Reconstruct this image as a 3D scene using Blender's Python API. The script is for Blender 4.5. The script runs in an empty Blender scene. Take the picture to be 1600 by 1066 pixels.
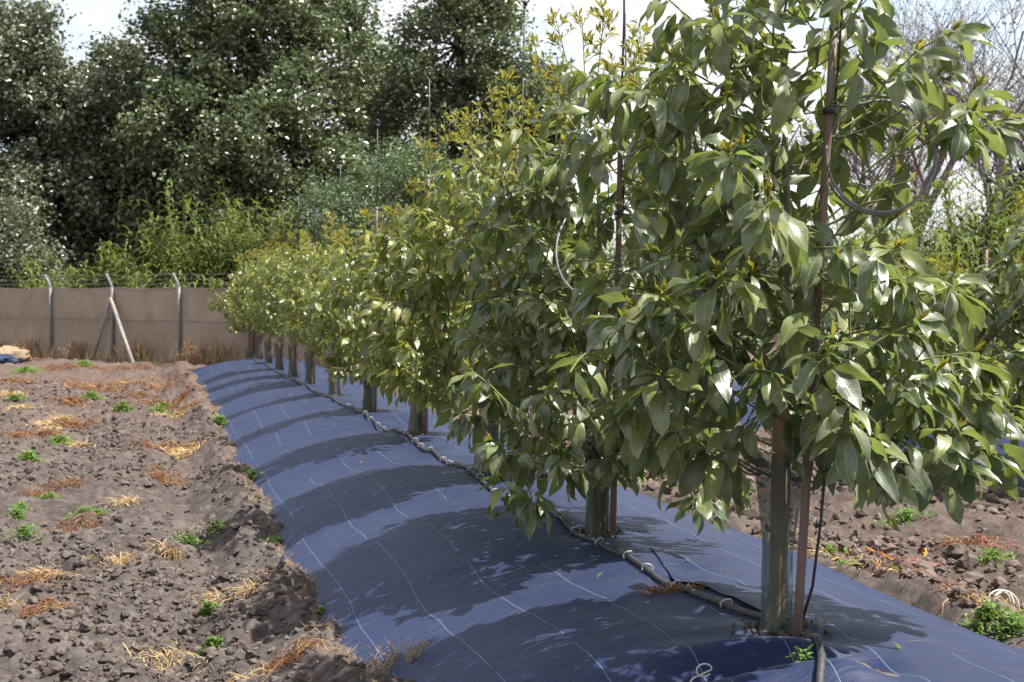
import bpy, math, random
import numpy as np
from mathutils import Vector, Matrix, Quaternion

SC = bpy.context.scene
COL = SC.collection
R = math.radians
rng = np.random.default_rng(7)
random.seed(7)

# ------------------------------------------------------------------ camera
CAM_Z, FPX = 1.70, 2222.0
YAW, PITCH = 14.5, 2.0
cam_d = bpy.data.cameras.new('camera')
cam = bpy.data.objects.new('camera', cam_d)
COL.objects.link(cam)
cam_d.sensor_width = 36.0
cam_d.lens = 50.0
cam_d.clip_start = 0.05
cam_d.clip_end = 3000
cam.location = (0, 0, CAM_Z)
cam.rotation_euler = (R(90 - PITCH), 0, R(-YAW))
cam_d.dof.use_dof = True
cam_d.dof.focus_distance = 6.4
cam_d.dof.aperture_fstop = 7.0
SC.camera = cam

# ------------------------------------------------------------------ sky, sun, exposure
SUN_EL = 59.0
SUN_AZ = 113.0            # clockwise from +Y (row direction)
w = bpy.data.worlds.new('World'); SC.world = w; w.use_nodes = True
nt = w.node_tree; nt.nodes.clear()
wo = nt.nodes.new('ShaderNodeOutputWorld'); bg = nt.nodes.new('ShaderNodeBackground')
sky = nt.nodes.new('ShaderNodeTexSky')
sky.sky_type = 'NISHITA'; sky.sun_disc = False
sky.sun_elevation = R(SUN_EL); sky.sun_rotation = R(SUN_AZ)
sky.air_density = 1.0; sky.dust_density = 2.0; sky.ozone_density = 1.0
tcw = nt.nodes.new('ShaderNodeTexCoord'); cn = nt.nodes.new('ShaderNodeTexNoise')
cn.inputs['Scale'].default_value = 3.2; cn.inputs['Detail'].default_value = 7; cn.inputs['Roughness'].default_value = 0.6
mpw = nt.nodes.new('ShaderNodeMapping'); mpw.inputs['Scale'].default_value = (1, 1, 2.6); mpw.inputs['Location'].default_value = (.4, .1, 0)
nt.links.new(tcw.outputs['Generated'], mpw.inputs[0]); nt.links.new(mpw.outputs[0], cn.inputs['Vector'])
cr_ = nt.nodes.new('ShaderNodeValToRGB'); cr_.color_ramp.elements[0].position = .34; cr_.color_ramp.elements[1].position = .53
nt.links.new(cn.outputs['Fac'], cr_.inputs[0])
cm = nt.nodes.new('ShaderNodeMix'); cm.data_type = 'RGBA'
nt.links.new(cr_.outputs[0], cm.inputs[0]); nt.links.new(sky.outputs[0], cm.inputs[6]); cm.inputs[7].default_value = (4.0, 4.1, 4.25, 1)
nt.links.new(cm.outputs[2], bg.inputs[0]); bg.inputs[1].default_value = 0.12
nt.links.new(bg.outputs[0], wo.inputs[0])
sl = bpy.data.lights.new('sun', 'SUN'); sl.energy = 5.0; sl.angle = R(0.5); sl.color = (1.0, 0.955, 0.88)
so = bpy.data.objects.new('sun', sl); COL.objects.link(so)
SDIR = Vector((math.cos(R(SUN_EL)) * math.sin(R(SUN_AZ)), math.cos(R(SUN_EL)) * math.cos(R(SUN_AZ)), math.sin(R(SUN_EL))))
so.rotation_euler = SDIR.to_track_quat('Z', 'Y').to_euler()
so.location = (20, -5, 20)
SC.view_settings.view_transform = 'Standard'
SC.view_settings.look = 'None'
SC.view_settings.gamma = 1.0
SC.view_settings.use_curve_mapping = False
SC.view_settings.exposure = 1.16
SC.render.engine = 'CYCLES'
SC.cycles.use_denoising = True
SC.cycles.max_bounces = 8
SC.cycles.transparent_max_bounces = 12
SC.cycles.caustics_reflective = False
SC.cycles.caustics_refractive = False

# ------------------------------------------------------------------ helpers
CY, SY = math.cos(R(YAW)), math.sin(R(YAW))
def xy(u, d):
    """world x, y of the point at depth d (metres) and picture column u (of 1600)"""
    lat = (u - 800.0) / FPX * d
    return (d * SY + lat * CY, d * CY - lat * SY)
def hz(v, d):
    """height of the point at depth d and picture row v (of 1066)"""
    return CAM_Z - (v - 455.0) / FPX * d
def gpt(u, v, z=0.0):
    d = (CAM_Z - z) * FPX / (v - 455.0)
    x, y = xy(u, d)
    return x, y
def project(p):
    x, y, z = p[..., 0], p[..., 1], p[..., 2] - CAM_Z
    d = x * SY + y * CY
    lat = x * CY - y * SY
    return 800 + FPX * lat / d, 455 - FPX * z / d, d

_T = np.random.default_rng(3).random((256, 256))
def vnoise(x, y):
    xi = np.floor(x).astype(int); yi = np.floor(y).astype(int)
    fx = x - xi; fy = y - yi
    fx = fx * fx * (3 - 2 * fx); fy = fy * fy * (3 - 2 * fy)
    a = _T[xi % 256, yi % 256]; b = _T[(xi + 1) % 256, yi % 256]
    c = _T[xi % 256, (yi + 1) % 256]; d = _T[(xi + 1) % 256, (yi + 1) % 256]
    return (a * (1 - fx) + b * fx) * (1 - fy) + (c * (1 - fx) + d * fx) * fy - 0.5
def fbm(x, y, o=3, g=0.5):
    s = 0; a = 1
    for k in range(o):
        s = s + a * vnoise(x * 2 ** k + 17.3 * k, y * 2 ** k + 5.1 * k); a *= g
    return s

class MB:
    """collects vertices and faces, builds ONE mesh"""
    def __init__(s):
        s.v = []; s.q = []; s.t = []; s.n = 0; s.qm = []; s.tm = []; s.uv = []; s.lr = []; s.has_uv = False
    def add(s, v, quads=None, tris=None, mat=0, uv=None, lr=0.0):
        v = np.asarray(v, float).reshape(-1, 3)
        s.v.append(v)
        if quads is not None and len(quads):
            q = np.asarray(quads, int).reshape(-1, 4) + s.n; s.q.append(q); s.qm.append(np.full(len(q), mat))
        if tris is not None and len(tris):
            t = np.asarray(tris, int).reshape(-1, 3) + s.n; s.t.append(t); s.tm.append(np.full(len(t), mat))
        if uv is not None: s.has_uv = True
        s.uv.append(np.zeros((len(v), 2)) if uv is None else np.asarray(uv, float))
        s.lr.append(np.full(len(v), lr) if np.isscalar(lr) else np.asarray(lr, float))
        s.n += len(v)
    def tube(s, pts, rad, sides=6, mat=0, cap=True, lr=0.0):
        pts = np.asarray(pts, float); n = len(pts)
        rad = np.full(n, rad) if np.isscalar(rad) else np.asarray(rad, float)
        tan = np.gradient(pts, axis=0); tan /= np.linalg.norm(tan, axis=1)[:, None] + 1e-9
        ref = np.array([0., 0., 1.]) if abs(tan[0][2]) < 0.9 else np.array([1., 0., 0.])
        nrm = np.cross(tan[0], ref); nrm /= np.linalg.norm(nrm)
        a = np.arange(sides) * 2 * math.pi / sides
        V = []
        for i in range(n):
            nrm = nrm - tan[i] * np.dot(nrm, tan[i]); nrm /= np.linalg.norm(nrm) + 1e-9
            b = np.cross(tan[i], nrm)
            V.append(pts[i] + rad[i] * (np.cos(a)[:, None] * nrm + np.sin(a)[:, None] * b))
        V = np.concatenate(V)
        i = np.arange(n - 1)[:, None] * sides; j = np.arange(sides)[None, :]; j2 = (j + 1) % sides
        Q = np.stack([i + j, i + j2, i + sides + j2, i + sides + j], -1).reshape(-1, 4)
        T = []
        if cap:
            V = np.concatenate([V, pts[:1], pts[-1:]])
            c0 = n * sides
            for k in range(sides):
                T.append((c0, (k + 1) % sides, k)); T.append((c0 + 1, (n - 1) * sides + k, (n - 1) * sides + (k + 1) % sides))
        s.add(V, Q, T, mat, lr=lr)
    def box(s, c, half, M=None, mat=0):
        v = np.array([(x, y, z) for x in (-1, 1) for y in (-1, 1) for z in (-1, 1)], float) * half
        if M is not None: v = v @ np.array(M).T
        s.add(v + c, [(0, 1, 3, 2), (4, 6, 7, 5), (0, 4, 5, 1), (2, 3, 7, 6), (0, 2, 6, 4), (1, 5, 7, 3)], None, mat)
    def mesh(s, name, mats, smooth=True):
        V = np.concatenate(s.v)
        Q = np.concatenate(s.q) if s.q else np.zeros((0, 4), int)
        T = np.concatenate(s.t) if s.t else np.zeros((0, 3), int)
        m = bpy.data.meshes.new(name)
        m.vertices.add(len(V)); m.vertices.foreach_set('co', V.astype(np.float32).ravel())
        nl = Q.size + T.size
        m.loops.add(nl); lv = np.concatenate([Q.ravel(), T.ravel()]).astype(np.int32)
        m.loops.foreach_set('vertex_index', lv)
        m.polygons.add(len(Q) + len(T))
        st = np.concatenate([np.arange(len(Q)) * 4, Q.size + np.arange(len(T)) * 3]).astype(np.int32)
        m.polygons.foreach_set('loop_start', st)
        mi = np.concatenate((s.qm + s.tm) or [np.zeros(0)]).astype(np.int32)
        m.polygons.foreach_set('material_index', mi)
        m.polygons.foreach_set('use_smooth', np.full(len(Q) + len(T), smooth))
        if s.has_uv:
            uvl = m.uv_layers.new(name='UVMap')
            uvl.data.foreach_set('uv', np.concatenate(s.uv)[lv].astype(np.float32).ravel())
        at = m.attributes.new('lr', 'FLOAT', 'POINT')
        at.data.foreach_set('value', np.concatenate(s.lr).astype(np.float32))
        for x in (mats if isinstance(mats, (list, tuple)) else [mats]): m.materials.append(x)
        m.update(calc_edges=True); m.validate()
        return m
    def build(s, name, mats, parent=None, loc=None, smooth=True):
        o = bpy.data.objects.new(name, s.mesh(name, mats, smooth)); COL.objects.link(o)
        if parent: o.parent = parent
        if loc is not None: o.location = loc
        return o

def tag(o, label=None, cat=None, group=None, kind=None):
    if label: o['label'] = label
    if cat: o['category'] = cat
    if group: o['group'] = group
    if kind: o['kind'] = kind
    return o
def empty(name, loc, label, cat, group=None):
    o = bpy.data.objects.new(name, None); COL.objects.link(o); o.location = loc
    o.empty_display_size = 0.1
    return tag(o, label, cat, group)
ORD = ['first', 'second', 'third', 'fourth', 'fifth', 'sixth', 'seventh', 'eighth', 'ninth', 'tenth', 'eleventh', 'twelfth', 'thirteenth']

# ------------------------------------------------------------------ materials
class NT:
    def __init__(s, name):
        s.m = bpy.data.materials.new(name); s.m.use_nodes = True; s.t = s.m.node_tree; s.t.nodes.clear()
        s.out = s.n('ShaderNodeOutputMaterial')
    def n(s, typ, **kw):
        x = s.t.nodes.new(typ)
        for k, v in kw.items():
            if k.startswith('i_'): 
                key = k[2:].replace('_', ' ')
                x.inputs[int(key) if key.isdigit() else key].default_value = v
            else: setattr(x, k, v)
        return x
    def l(s, a, b): s.t.links.new(a, b)
    def noise(s, scale, detail=4, rough=0.6, vec=None, lac=2.0):
        x = s.n('ShaderNodeTexNoise'); x.inputs['Scale'].default_value = scale; x.inputs['Detail'].default_value = detail
        x.inputs['Roughness'].default_value = rough
        if vec is not None: s.l(vec, x.inputs['Vector'])
        return x.outputs['Fac']
    def ramp(s, fac, stops):
        x = s.n('ShaderNodeValToRGB'); e = x.color_ramp.elements
        while len(e) < len(stops): e.new(0.5)
        for k, (p, c) in enumerate(stops):
            e[k].position = p; e[k].color = (*c, 1) if len(c) == 3 else c
        s.l(fac, x.inputs[0]); return x.outputs[0]
    def mix(s, fac, a, b, mode='MIX'):
        x = s.n('ShaderNodeMix', data_type='RGBA', blend_type=mode)
        for sock, val in ((0, fac), (6, a), (7, b)):
            if hasattr(val, 'is_output'): s.l(val, x.inputs[sock])
            else: x.inputs[sock].default_value = (*val, 1) if isinstance(val, tuple) else val
        return x.outputs[2]
    def math(s, op, a, b=None, c=None, clamp=False):
        x = s.n('ShaderNodeMath', operation=op, use_clamp=clamp)
        for k, val in enumerate((a, b, c)):
            if val is None: continue
            if hasattr(val, 'is_output'): s.l(val, x.inputs[k])
            else: x.inputs[k].default_value = val
        return x.outputs[0]
    def bump(s, h, strength=0.5, dist=0.02):
        x = s.n('ShaderNodeBump'); x.inputs['Strength'].default_value = strength; x.inputs['Distance'].default_value = dist
        s.l(h, x.inputs['Height']); return x.outputs[0]
    def bsdf(s, col, rough=0.7, spec=0.4, normal=None, metal=0.0):
        x = s.n('ShaderNodeBsdfPrincipled')
        if hasattr(col, 'is_output'): s.l(col, x.inputs['Base Color'])
        else: x.inputs['Base Color'].default_value = (*col, 1)
        if hasattr(rough, 'is_output'): s.l(rough, x.inputs['Roughness'])
        else: x.inputs['Roughness'].default_value = rough
        x.inputs['Specular IOR Level'].default_value = spec
        x.inputs['Metallic'].default_value = metal
        if normal is not None: s.l(normal, x.inputs['Normal'])
        return x
    def done(s, sh):
        s.l(sh.outputs[0] if hasattr(sh, 'outputs') else sh, s.out.inputs[0]); return s.m
    def objco(s): return s.n('ShaderNodeTexCoord').outputs['Object']
    def geopos(s): return s.n('ShaderNodeNewGeometry').outputs['Position']
    def lr(s):
        a = s.n('ShaderNodeAttribute', attribute_name='lr').outputs['Fac']
        r = s.n('ShaderNodeObjectInfo').outputs['Random']
        return s.math('FRACT', s.math('ADD', a, r))
    def lr0(s): return s.n('ShaderNodeAttribute', attribute_name='lr').outputs['Fac']

def leaf_material(name, stops, under, transl, tcol, rough=0.4, spec=0.5, dust=0.0, vein=True, use_obj=True):
    k = NT(name)
    f = k.lr() if use_obj else k.lr0()
    col = k.ramp(f, stops)
    nrm = None
    if vein:
        uv = k.n('ShaderNodeUVMap').outputs[0]
        sx = k.n('ShaderNodeSeparateXYZ'); k.l(uv, sx.inputs[0])
        s_ = k.math('ABSOLUTE', sx.outputs[1]); 
        mid = k.math('SUBTRACT', 1.0, k.math('MULTIPLY', s_, 9.0), clamp=True)
        lat = k.math('SINE', k.math('MULTIPLY', k.math('SUBTRACT', sx.outputs[0], k.math('MULTIPLY', s_, 0.16)), 52.0))
        lat = k.math('POWER', k.math('ABSOLUTE', lat), 5.0)
        col = k.mix(k.math('MULTIPLY', mid, 0.75), col, (0.24, 0.30, 0.09))
        col = k.mix(k.math('MULTIPLY', lat, 0.07), col, (0.16, 0.22, 0.07))
        h = k.math('SUBTRACT', k.math('MULTIPLY', lat, -0.5), mid)
        nrm = k.bump(h, 0.16, 0.002)
        col = k.mix(k.math('MULTIPLY', k.math('GREATER_THAN', s_, 0.90), 0.55), col, (.26, .30, .14))  # pale rim: light through the thin leaf edge put into the colour
        # dry brown leaf tips and scorched margins
        edge = k.math('MULTIPLY', k.math('POWER', s_, 6.0), k.math('GREATER_THAN', k.noise(23.0, 2, 0.5, k.geopos()), 0.62))
        tip = k.math('GREATER_THAN', k.math('ADD', sx.outputs[0], k.math('MULTIPLY', k.noise(40.0, 2, 0.5, k.geopos()), 0.10)), 1.02)
        col = k.mix(k.math('MULTIPLY', k.math('MAXIMUM', edge, tip), 0.6), col, (0.16, 0.095, 0.05))
    if dust:
        d = k.noise(14.0, 4, 0.65, k.geopos())
        d = k.math('MULTIPLY', k.math('SUBTRACT', d, 0.47, clamp=True), 4.0, clamp=True)
        col = k.mix(k.math('MULTIPLY', d, dust), col, (0.30, 0.31, 0.27))
    back = k.n('ShaderNodeNewGeometry').outputs['Backfacing']
    col2 = k.mix(back, col, under)
    ro = k.math('ADD', k.math('MULTIPLY', back, 0.25), rough)
    p = k.bsdf(col2, ro, spec, nrm)
    tr = k.n('ShaderNodeBsdfTranslucent'); 
    tcolr = k.mix(0.6, col, tcol); k.l(tcolr, tr.inputs[0])
    mx = k.n('ShaderNodeMixShader'); mx.inputs[0].default_value = transl
    k.l(p.outputs[0], mx.inputs[1]); k.l(tr.outputs[0], mx.inputs[2])
    return k.done(mx)

M = {}
M['leaf'] = leaf_material('avocado_leaf', [(0, (.028, .048, .018)), (.3, (.058, .084, .028)), (.58, (.098, .127, .040)), (.82, (.15, .178, .054)), (1, (.23, .25, .06))],
                          (.115, .155, .075), 0.34, (.32, .40, .06), 0.37, 0.8, dust=0.6)
M['leaf2'] = leaf_material('yellow_green_avocado_leaf', [(0, (.060, .086, .020)), (.3, (.110, .142, .028)), (.62, (.170, .192, .036)), (.86, (.235, .240, .044)), (1, (.31, .27, .05))],
                           (.15, .185, .07), 0.40, (.42, .46, .06), 0.37, 0.7, dust=0.4)  # yellower leaf of new growth, for the farther row trees
M['young'] = leaf_material('young_leaf', [(0, (.14, .19, .035)), (.35, (.24, .27, .045)), (.6, (.28, .23, .04)), (.8, (.20, .115, .035)), (1, (.085, .050, .026))],
                           (.22, .22, .06), 0.40, (.45, .38, .04), 0.42, 0.4, vein=False, use_obj=False)
def simple(name, c1, c2, scale=6, rough=0.8, spec=0.3, bump=0.3, metal=0.0, dist=0.01, detail=5):
    k = NT(name); f = k.noise(scale, detail, 0.65, k.objco())
    return k.done(k.bsdf(k.ramp(f, [(.3, c1), (.7, c2)]), rough, spec, k.bump(f, bump, dist), metal))
M['bark'] = simple('young_bark', (.10, .085, .055), (.20, .18, .12), 40)
M['twig'] = simple('green_twig', (.13, .17, .05), (.22, .25, .08), 20, 0.6)
M['bark_dark'] = simple('old_bark', (.045, .038, .032), (.12, .105, .09), 8, 0.95, 0.1, 0.6, dist=0.04)
M['bark_pale'] = simple('pale_bark', (.15, .125, .125), (.28, .25, .25), 8, 0.9, 0.1, 0.5, dist=0.03)
M['black'] = simple('black_plastic', (.012, .012, .013), (.03, .03, .032), 30, 0.45, 0.5, 0.1)
M['pipe'] = simple('dusty_pipe', (.018, .019, .023), (.062, .061, .062), 25, 0.65, 0.4, 0.15)
M['tube'] = simple('grey_tube', (.10, .102, .105), (.22, .22, .225), 25, 0.4, 0.5, 0.1)
M['hoop'] = simple('pale_wire', (.42, .40, .38), (.6, .58, .55), 60, 0.5, 0.5, 0.1)
M['steel'] = simple('galvanised_post', (.13, .125, .125), (.24, .235, .235), 14, 0.6, 0.5, 0.15)
M['rust'] = simple('weathered_brace', (.20, .17, .15), (.34, .31, .29), 14, 0.7, 0.4, 0.2)
M['wire'] = simple('fence_wire', (.10, .10, .11), (.2, .2, .21), 30, 0.6, 0.4, 0.1)
def mat_pole():
    k = NT('weathered_pole'); co = k.objco(); mp = k.n('ShaderNodeMapping'); k.l(co, mp.inputs[0]); mp.inputs['Scale'].default_value = (40, 40, 4)
    f = k.noise(1.0, 5, 0.7, mp.outputs[0]); g = k.noise(3.0, 3, 0.6, co)
    c = k.mix(g, k.ramp(f, [(.3, (.085, .06, .05)), (.7, (.17, .14, .125))]), (.20, .115, .08))
    return k.done(k.bsdf(c, 0.55, 0.4, k.bump(f, 0.3, 0.004)))
M['pole'] = mat_pole()
def mat_wood():
    k = NT('pine_stake'); co = k.objco(); mp = k.n('ShaderNodeMapping'); k.l(co, mp.inputs[0]); mp.inputs['Scale'].default_value = (60, 60, 3)
    f = k.noise(1.0, 6, 0.7, mp.outputs[0])
    c = k.ramp(f, [(.25, (.17, .10, .05)), (.5, (.30, .19, .10)), (.75, (.40, .27, .15))])
    return k.done(k.bsdf(c, 0.75, 0.25, k.bump(f, 0.4, 0.004)))
M['wood'] = mat_wood()
def mat_guard():
    k = NT('green_netting'); uv = k.n('ShaderNodeUVMap').outputs[0]
    sx = k.n('ShaderNodeSeparateXYZ'); k.l(uv, sx.inputs[0])
    a = k.math('ABSOLUTE', k.math('SINE', k.math('MULTIPLY', sx.outputs[0], 3.14159 * 170)))
    b = k.math('ABSOLUTE', k.math('SINE', k.math('MULTIPLY', sx.outputs[1], 3.14159 * 230)))
    hole = k.math('MULTIPLY', k.math('GREATER_THAN', a, 0.42), k.math('GREATER_THAN', b, 0.4))
    p = k.bsdf(k.ramp(k.noise(9, 4, 0.6, k.objco()), [(.3, (.045, .075, .066)), (.7, (.10, .135, .12))]), 0.6, 0.4)
    t = k.n('ShaderNodeBsdfTransparent'); mx = k.n('ShaderNodeMixShader')
    k.l(k.math('MULTIPLY', hole, 0.85), mx.inputs[0]); k.l(p.outputs[0], mx.inputs[1]); k.l(t.outputs[0], mx.inputs[2])
    return k.done(mx)
M['guard'] = mat_guard()
def mat_fabric():
    k = NT('woven_weed_fabric'); uv = k.n('ShaderNodeUVMap').outputs[0]   # metres across, metres along
    sx = k.n('ShaderNodeSeparateXYZ'); k.l(uv, sx.inputs[0])
    X, Y = sx.outputs[0], sx.outputs[1]
    wv = k.math('MULTIPLY', k.math('SINE', k.math('MULTIPLY', X, 900.0)), k.math('SINE', k.math('MULTIPLY', Y, 900.0)))
    mp = k.n('ShaderNodeMapping'); k.l(uv, mp.inputs[0]); mp.inputs['Scale'].default_value = (1.3, 7.0, 1.0)
    streak = k.noise(1.0, 5, 0.6, mp.outputs[0])          # creases across the bed
    big = k.noise(1.3, 4, 0.6, uv)
    c = k.ramp(big, [(.3, (.0033, .0098, .048)), (.55, (.0050, .0140, .058)), (.75, (.0095, .0200, .055))])
    dust = k.noise(5.0, 6, 0.7, uv)
    dm = k.math('MULTIPLY', k.math('SUBTRACT', dust, 0.50, clamp=True), 1.3, clamp=True)
    c = k.mix(dm, c, (.046, .049, .058))
    nz = k.n('ShaderNodeSeparateXYZ'); k.l(k.n('ShaderNodeNewGeometry').outputs['Normal'], nz.inputs[0])
    flat = k.math('MULTIPLY', k.math('SUBTRACT', nz.outputs[2], 0.90, clamp=True), 8.0, clamp=True)    # greyer where the sheet lies flat: light on its top put into colour
    c = k.mix(k.math('MULTIPLY', flat, k.math('ADD', 0.10, k.math('MULTIPLY', dust, 0.6))), c, (.032, .038, .052))
    # straw coloured scuffs lying across the bed
    mp2 = k.n('ShaderNodeMapping'); k.l(uv, mp2.inputs[0]); mp2.inputs['Scale'].default_value = (2.4, 42.0, 1.0)
    sc = k.math('GREATER_THAN', k.noise(1.0, 3, 0.55, mp2.outputs[0]), 0.685)
    c = k.mix(k.math('MULTIPLY', sc, 0.4), c, (.17, .165, .17))
    # woven pale marker threads running along the bed every 0.31 m
    wob = k.math('MULTIPLY', k.math('SUBTRACT', k.noise(1.7, 2, 0.5, uv), 0.5), 0.04)
    fx = k.math('ABSOLUTE', k.math('SUBTRACT', k.math('FRACT', k.math('DIVIDE', k.math('ADD', X, wob), 0.31)), 0.5))
    ln = k.math('LESS_THAN', fx, 0.0029)
    brk = k.math('GREATER_THAN', k.noise(0.9, 3, 0.6, uv), 0.44)
    c = k.mix(k.math('MULTIPLY', k.math('MULTIPLY', ln, brk), 0.7), c, (.22, .36, .48))
    h = k.math('ADD', k.math('MULTIPLY', wv, 0.015), k.math('MULTIPLY', streak, 1.0))
    p = k.bsdf(c, k.math('ADD', 0.38, k.math('MULTIPLY', dust, 0.3)), 0.28, k.bump(h, 0.7, 0.03))
    p.inputs['Sheen Weight'].default_value = 0.06; p.inputs['Sheen Roughness'].default_value = 0.5
    p.inputs['Sheen Tint'].default_value = (.6, .7, 1, 1)
    return k.done(p)
M['fabric'] = mat_fabric()
def mat_soil(name, a, b, c):
    k = NT(name); g = k.geopos()
    n1 = k.noise(0.9, 5, 0.65, g); n2 = k.noise(9.0, 8, 0.75, g); n3 = k.noise(55.0, 5, 0.7, g)
    sxyz = k.n('ShaderNodeSeparateXYZ'); k.l(g, sxyz.inputs[0])
    side = k.math('MULTIPLY', k.math('MAXIMUM', k.math('SUBTRACT', sxyz.outputs[0], 3.6), 0.0), 1.5, clamp=True)   # browner soil in the next alley
    col = k.ramp(n2, [(.28, a), (.5, b), (.74, c)])
    col = k.mix(k.math('MULTIPLY', side, 0.55), col, k.ramp(n2, [(.3, (.045, .032, .026)), (.7, (.15, .105, .085))]))
    far = k.math('MULTIPLY', k.math('MAXIMUM', k.math('SUBTRACT', sxyz.outputs[1], 9.0), 0.0), 0.06, clamp=True)
    col = k.mix(k.math('MULTIPLY', k.math('MULTIPLY', far, 0.45), k.noise(2.2, 5, 0.7, g)), col, (.17, .085, .055))
    dry = k.math('MULTIPLY', k.math('SUBTRACT', n1, 0.5, clamp=True), 4.0, clamp=True)
    col = k.mix(k.math('MULTIPLY', dry, 0.55), col, (.165, .136, .120))
    litter = k.math('GREATER_THAN', k.noise(21.0, 6, 0.8, g), 0.66)
    col = k.mix(k.math('MULTIPLY', litter, 0.5), col, (.26, .17, .09))
    h = k.math('ADD', k.math('MULTIPLY', n2, 0.6), k.math('MULTIPLY', n3, 0.4))
    return k.done(k.bsdf(col, 0.97, 0.12, k.bump(h, 1.0, 0.03)))
M['soil'] = mat_soil('tilled_soil', (.030, .0245, .0225), (.080, .0665, .0615), (.168, .148, .139))
def mat_clod():
    k = NT('soil_clod'); f = k.noise(30, 6, 0.7, k.geopos()); r = k.lr()
    c = k.mix(k.math('MULTIPLY', r, 0.7), k.ramp(f, [(.3, (.040, .030, .026)), (.7, (.112, .088, .078))]), k.ramp(f, [(.3, (.10, .080, .070)), (.7, (.20, .172, .158))]))
    return k.done(k.bsdf(c, 0.97, 0.1, k.bump(f, 0.8, 0.01)))
M['clod'] = mat_clod()
def mat_clod2():
    k = NT('brown_clod'); f = k.noise(30, 6, 0.7, k.geopos()); r = k.lr()
    c = k.mix(k.math('MULTIPLY', r, 0.6), k.ramp(f, [(.3, (.05, .036, .03)), (.7, (.13, .095, .08))]), (.21, .165, .145))
    return k.done(k.bsdf(c, 0.95, 0.15, k.bump(f, 0.8, 0.01)))
M['clod2'] = mat_clod2()
def mat_cloth():
    k = NT('brown_shade_cloth'); co = k.objco(); sx = k.n('ShaderNodeSeparateXYZ'); k.l(co, sx.inputs[0])
    f = k.noise(1.6, 5, 0.6, co)
    mp = k.n('ShaderNodeMapping'); k.l(co, mp.inputs[0]); mp.inputs['Scale'].default_value = (9, 9, 1.2)
    st = k.noise(1.0, 5, 0.65, mp.outputs[0])
    c = k.ramp(f, [(.3, (.265, .20, .152)), (.7, (.35, .275, .215))])
    c = k.mix(k.math('MULTIPLY', k.math('SUBTRACT', st, 0.5, clamp=True), 2.0, clamp=True), c, (.37, .32, .275))
    low = k.math('MULTIPLY', k.math('SUBTRACT', 0.5, sx.outputs[2], clamp=True), 1.3, clamp=True)
    c = k.mix(low, c, (.31, .245, .20))                                   # soil splash along the foot
    return k.done(k.bsdf(c, 0.85, 0.2, k.bump(st, 0.25, 0.05)))
M['cloth'] = mat_cloth()
def grassy(name, stops, transl=0.2, tc=(.3, .35, .05), rough=0.6):
    return leaf_material(name, stops, tuple(x * 1.1 for x in stops[len(stops) // 2][1]), transl, tc, rough, 0.35, vein=False)
M['weed'] = grassy('weed_green', [(0, (.06, .15, .025)), (.5, (.10, .21, .035)), (1, (.18, .28, .06))], 0.3)
M['straw'] = grassy('dry_straw', [(0, (.26, .16, .065)), (.5, (.40, .27, .12)), (1, (.55, .43, .25))], 0.15, (.5, .4, .2), 0.8)
M['rustvine'] = grassy('dry_red_vine', [(0, (.10, .035, .022)), (.4, (.20, .075, .035)), (.7, (.27, .135, .055)), (1, (.36, .25, .12))], 0.15, (.5, .2, .08), 0.8)
M['pink'] = grassy('pink_stem', [(0, (.26, .085, .065)), (1, (.40, .21, .15))], 0.1, (.5, .2, .2), 0.7)
M['white'] = simple('bleached_stem', (.55, .47, .38), (.7, .62, .52), 20, 0.8, 0.2, 0.2)
M['orange'] = simple('orange_twine', (.42, .17, .03), (.55, .27, .06), 60, 0.8, 0.2, 0.3)
M['deadleaf'] = simple('dead_leaf', (.15, .05, .025), (.27, .095, .04), 25, 0.5, 0.4, 0.3)
M['reed'] = grassy('reed_leaf', [(0, (.022, .055, .015)), (.5, (.048, .094, .022)), (.85, (.100, .140, .034)), (1, (.24, .18, .07))], 0.28, (.35, .40, .05), 0.45)
M['reedstem'] = simple('reed_stem', (.09, .11, .04), (.20, .17, .08), 6, 0.6)
def tree_leaf(name, stops, rough, tr=0.12, spec=0.6):
    return leaf_material(name, stops, tuple(min(1, x * 1.6 + .02) for x in stops[len(stops) // 2][1]), tr, (.16, .22, .04), rough, spec, vein=False)
M['pop'] = tree_leaf('glossy_tree_leaf', [(0, (.050, .070, .036)), (.5, (.092, .118, .058)), (1, (.155, .182, .09))], 0.25, 0.2)
M['pop_grey'] = tree_leaf('greyish_tree_leaf', [(0, (.062, .070, .046)), (.5, (.105, .115, .076)), (1, (.165, .175, .12))], 0.28, 0.2)
M['silver'] = tree_leaf('silvery_shrub_leaf', [(0, (.06, .095, .045)), (.5, (.105, .145, .07)), (1, (.18, .22, .12))], 0.38, 0.25)

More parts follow.
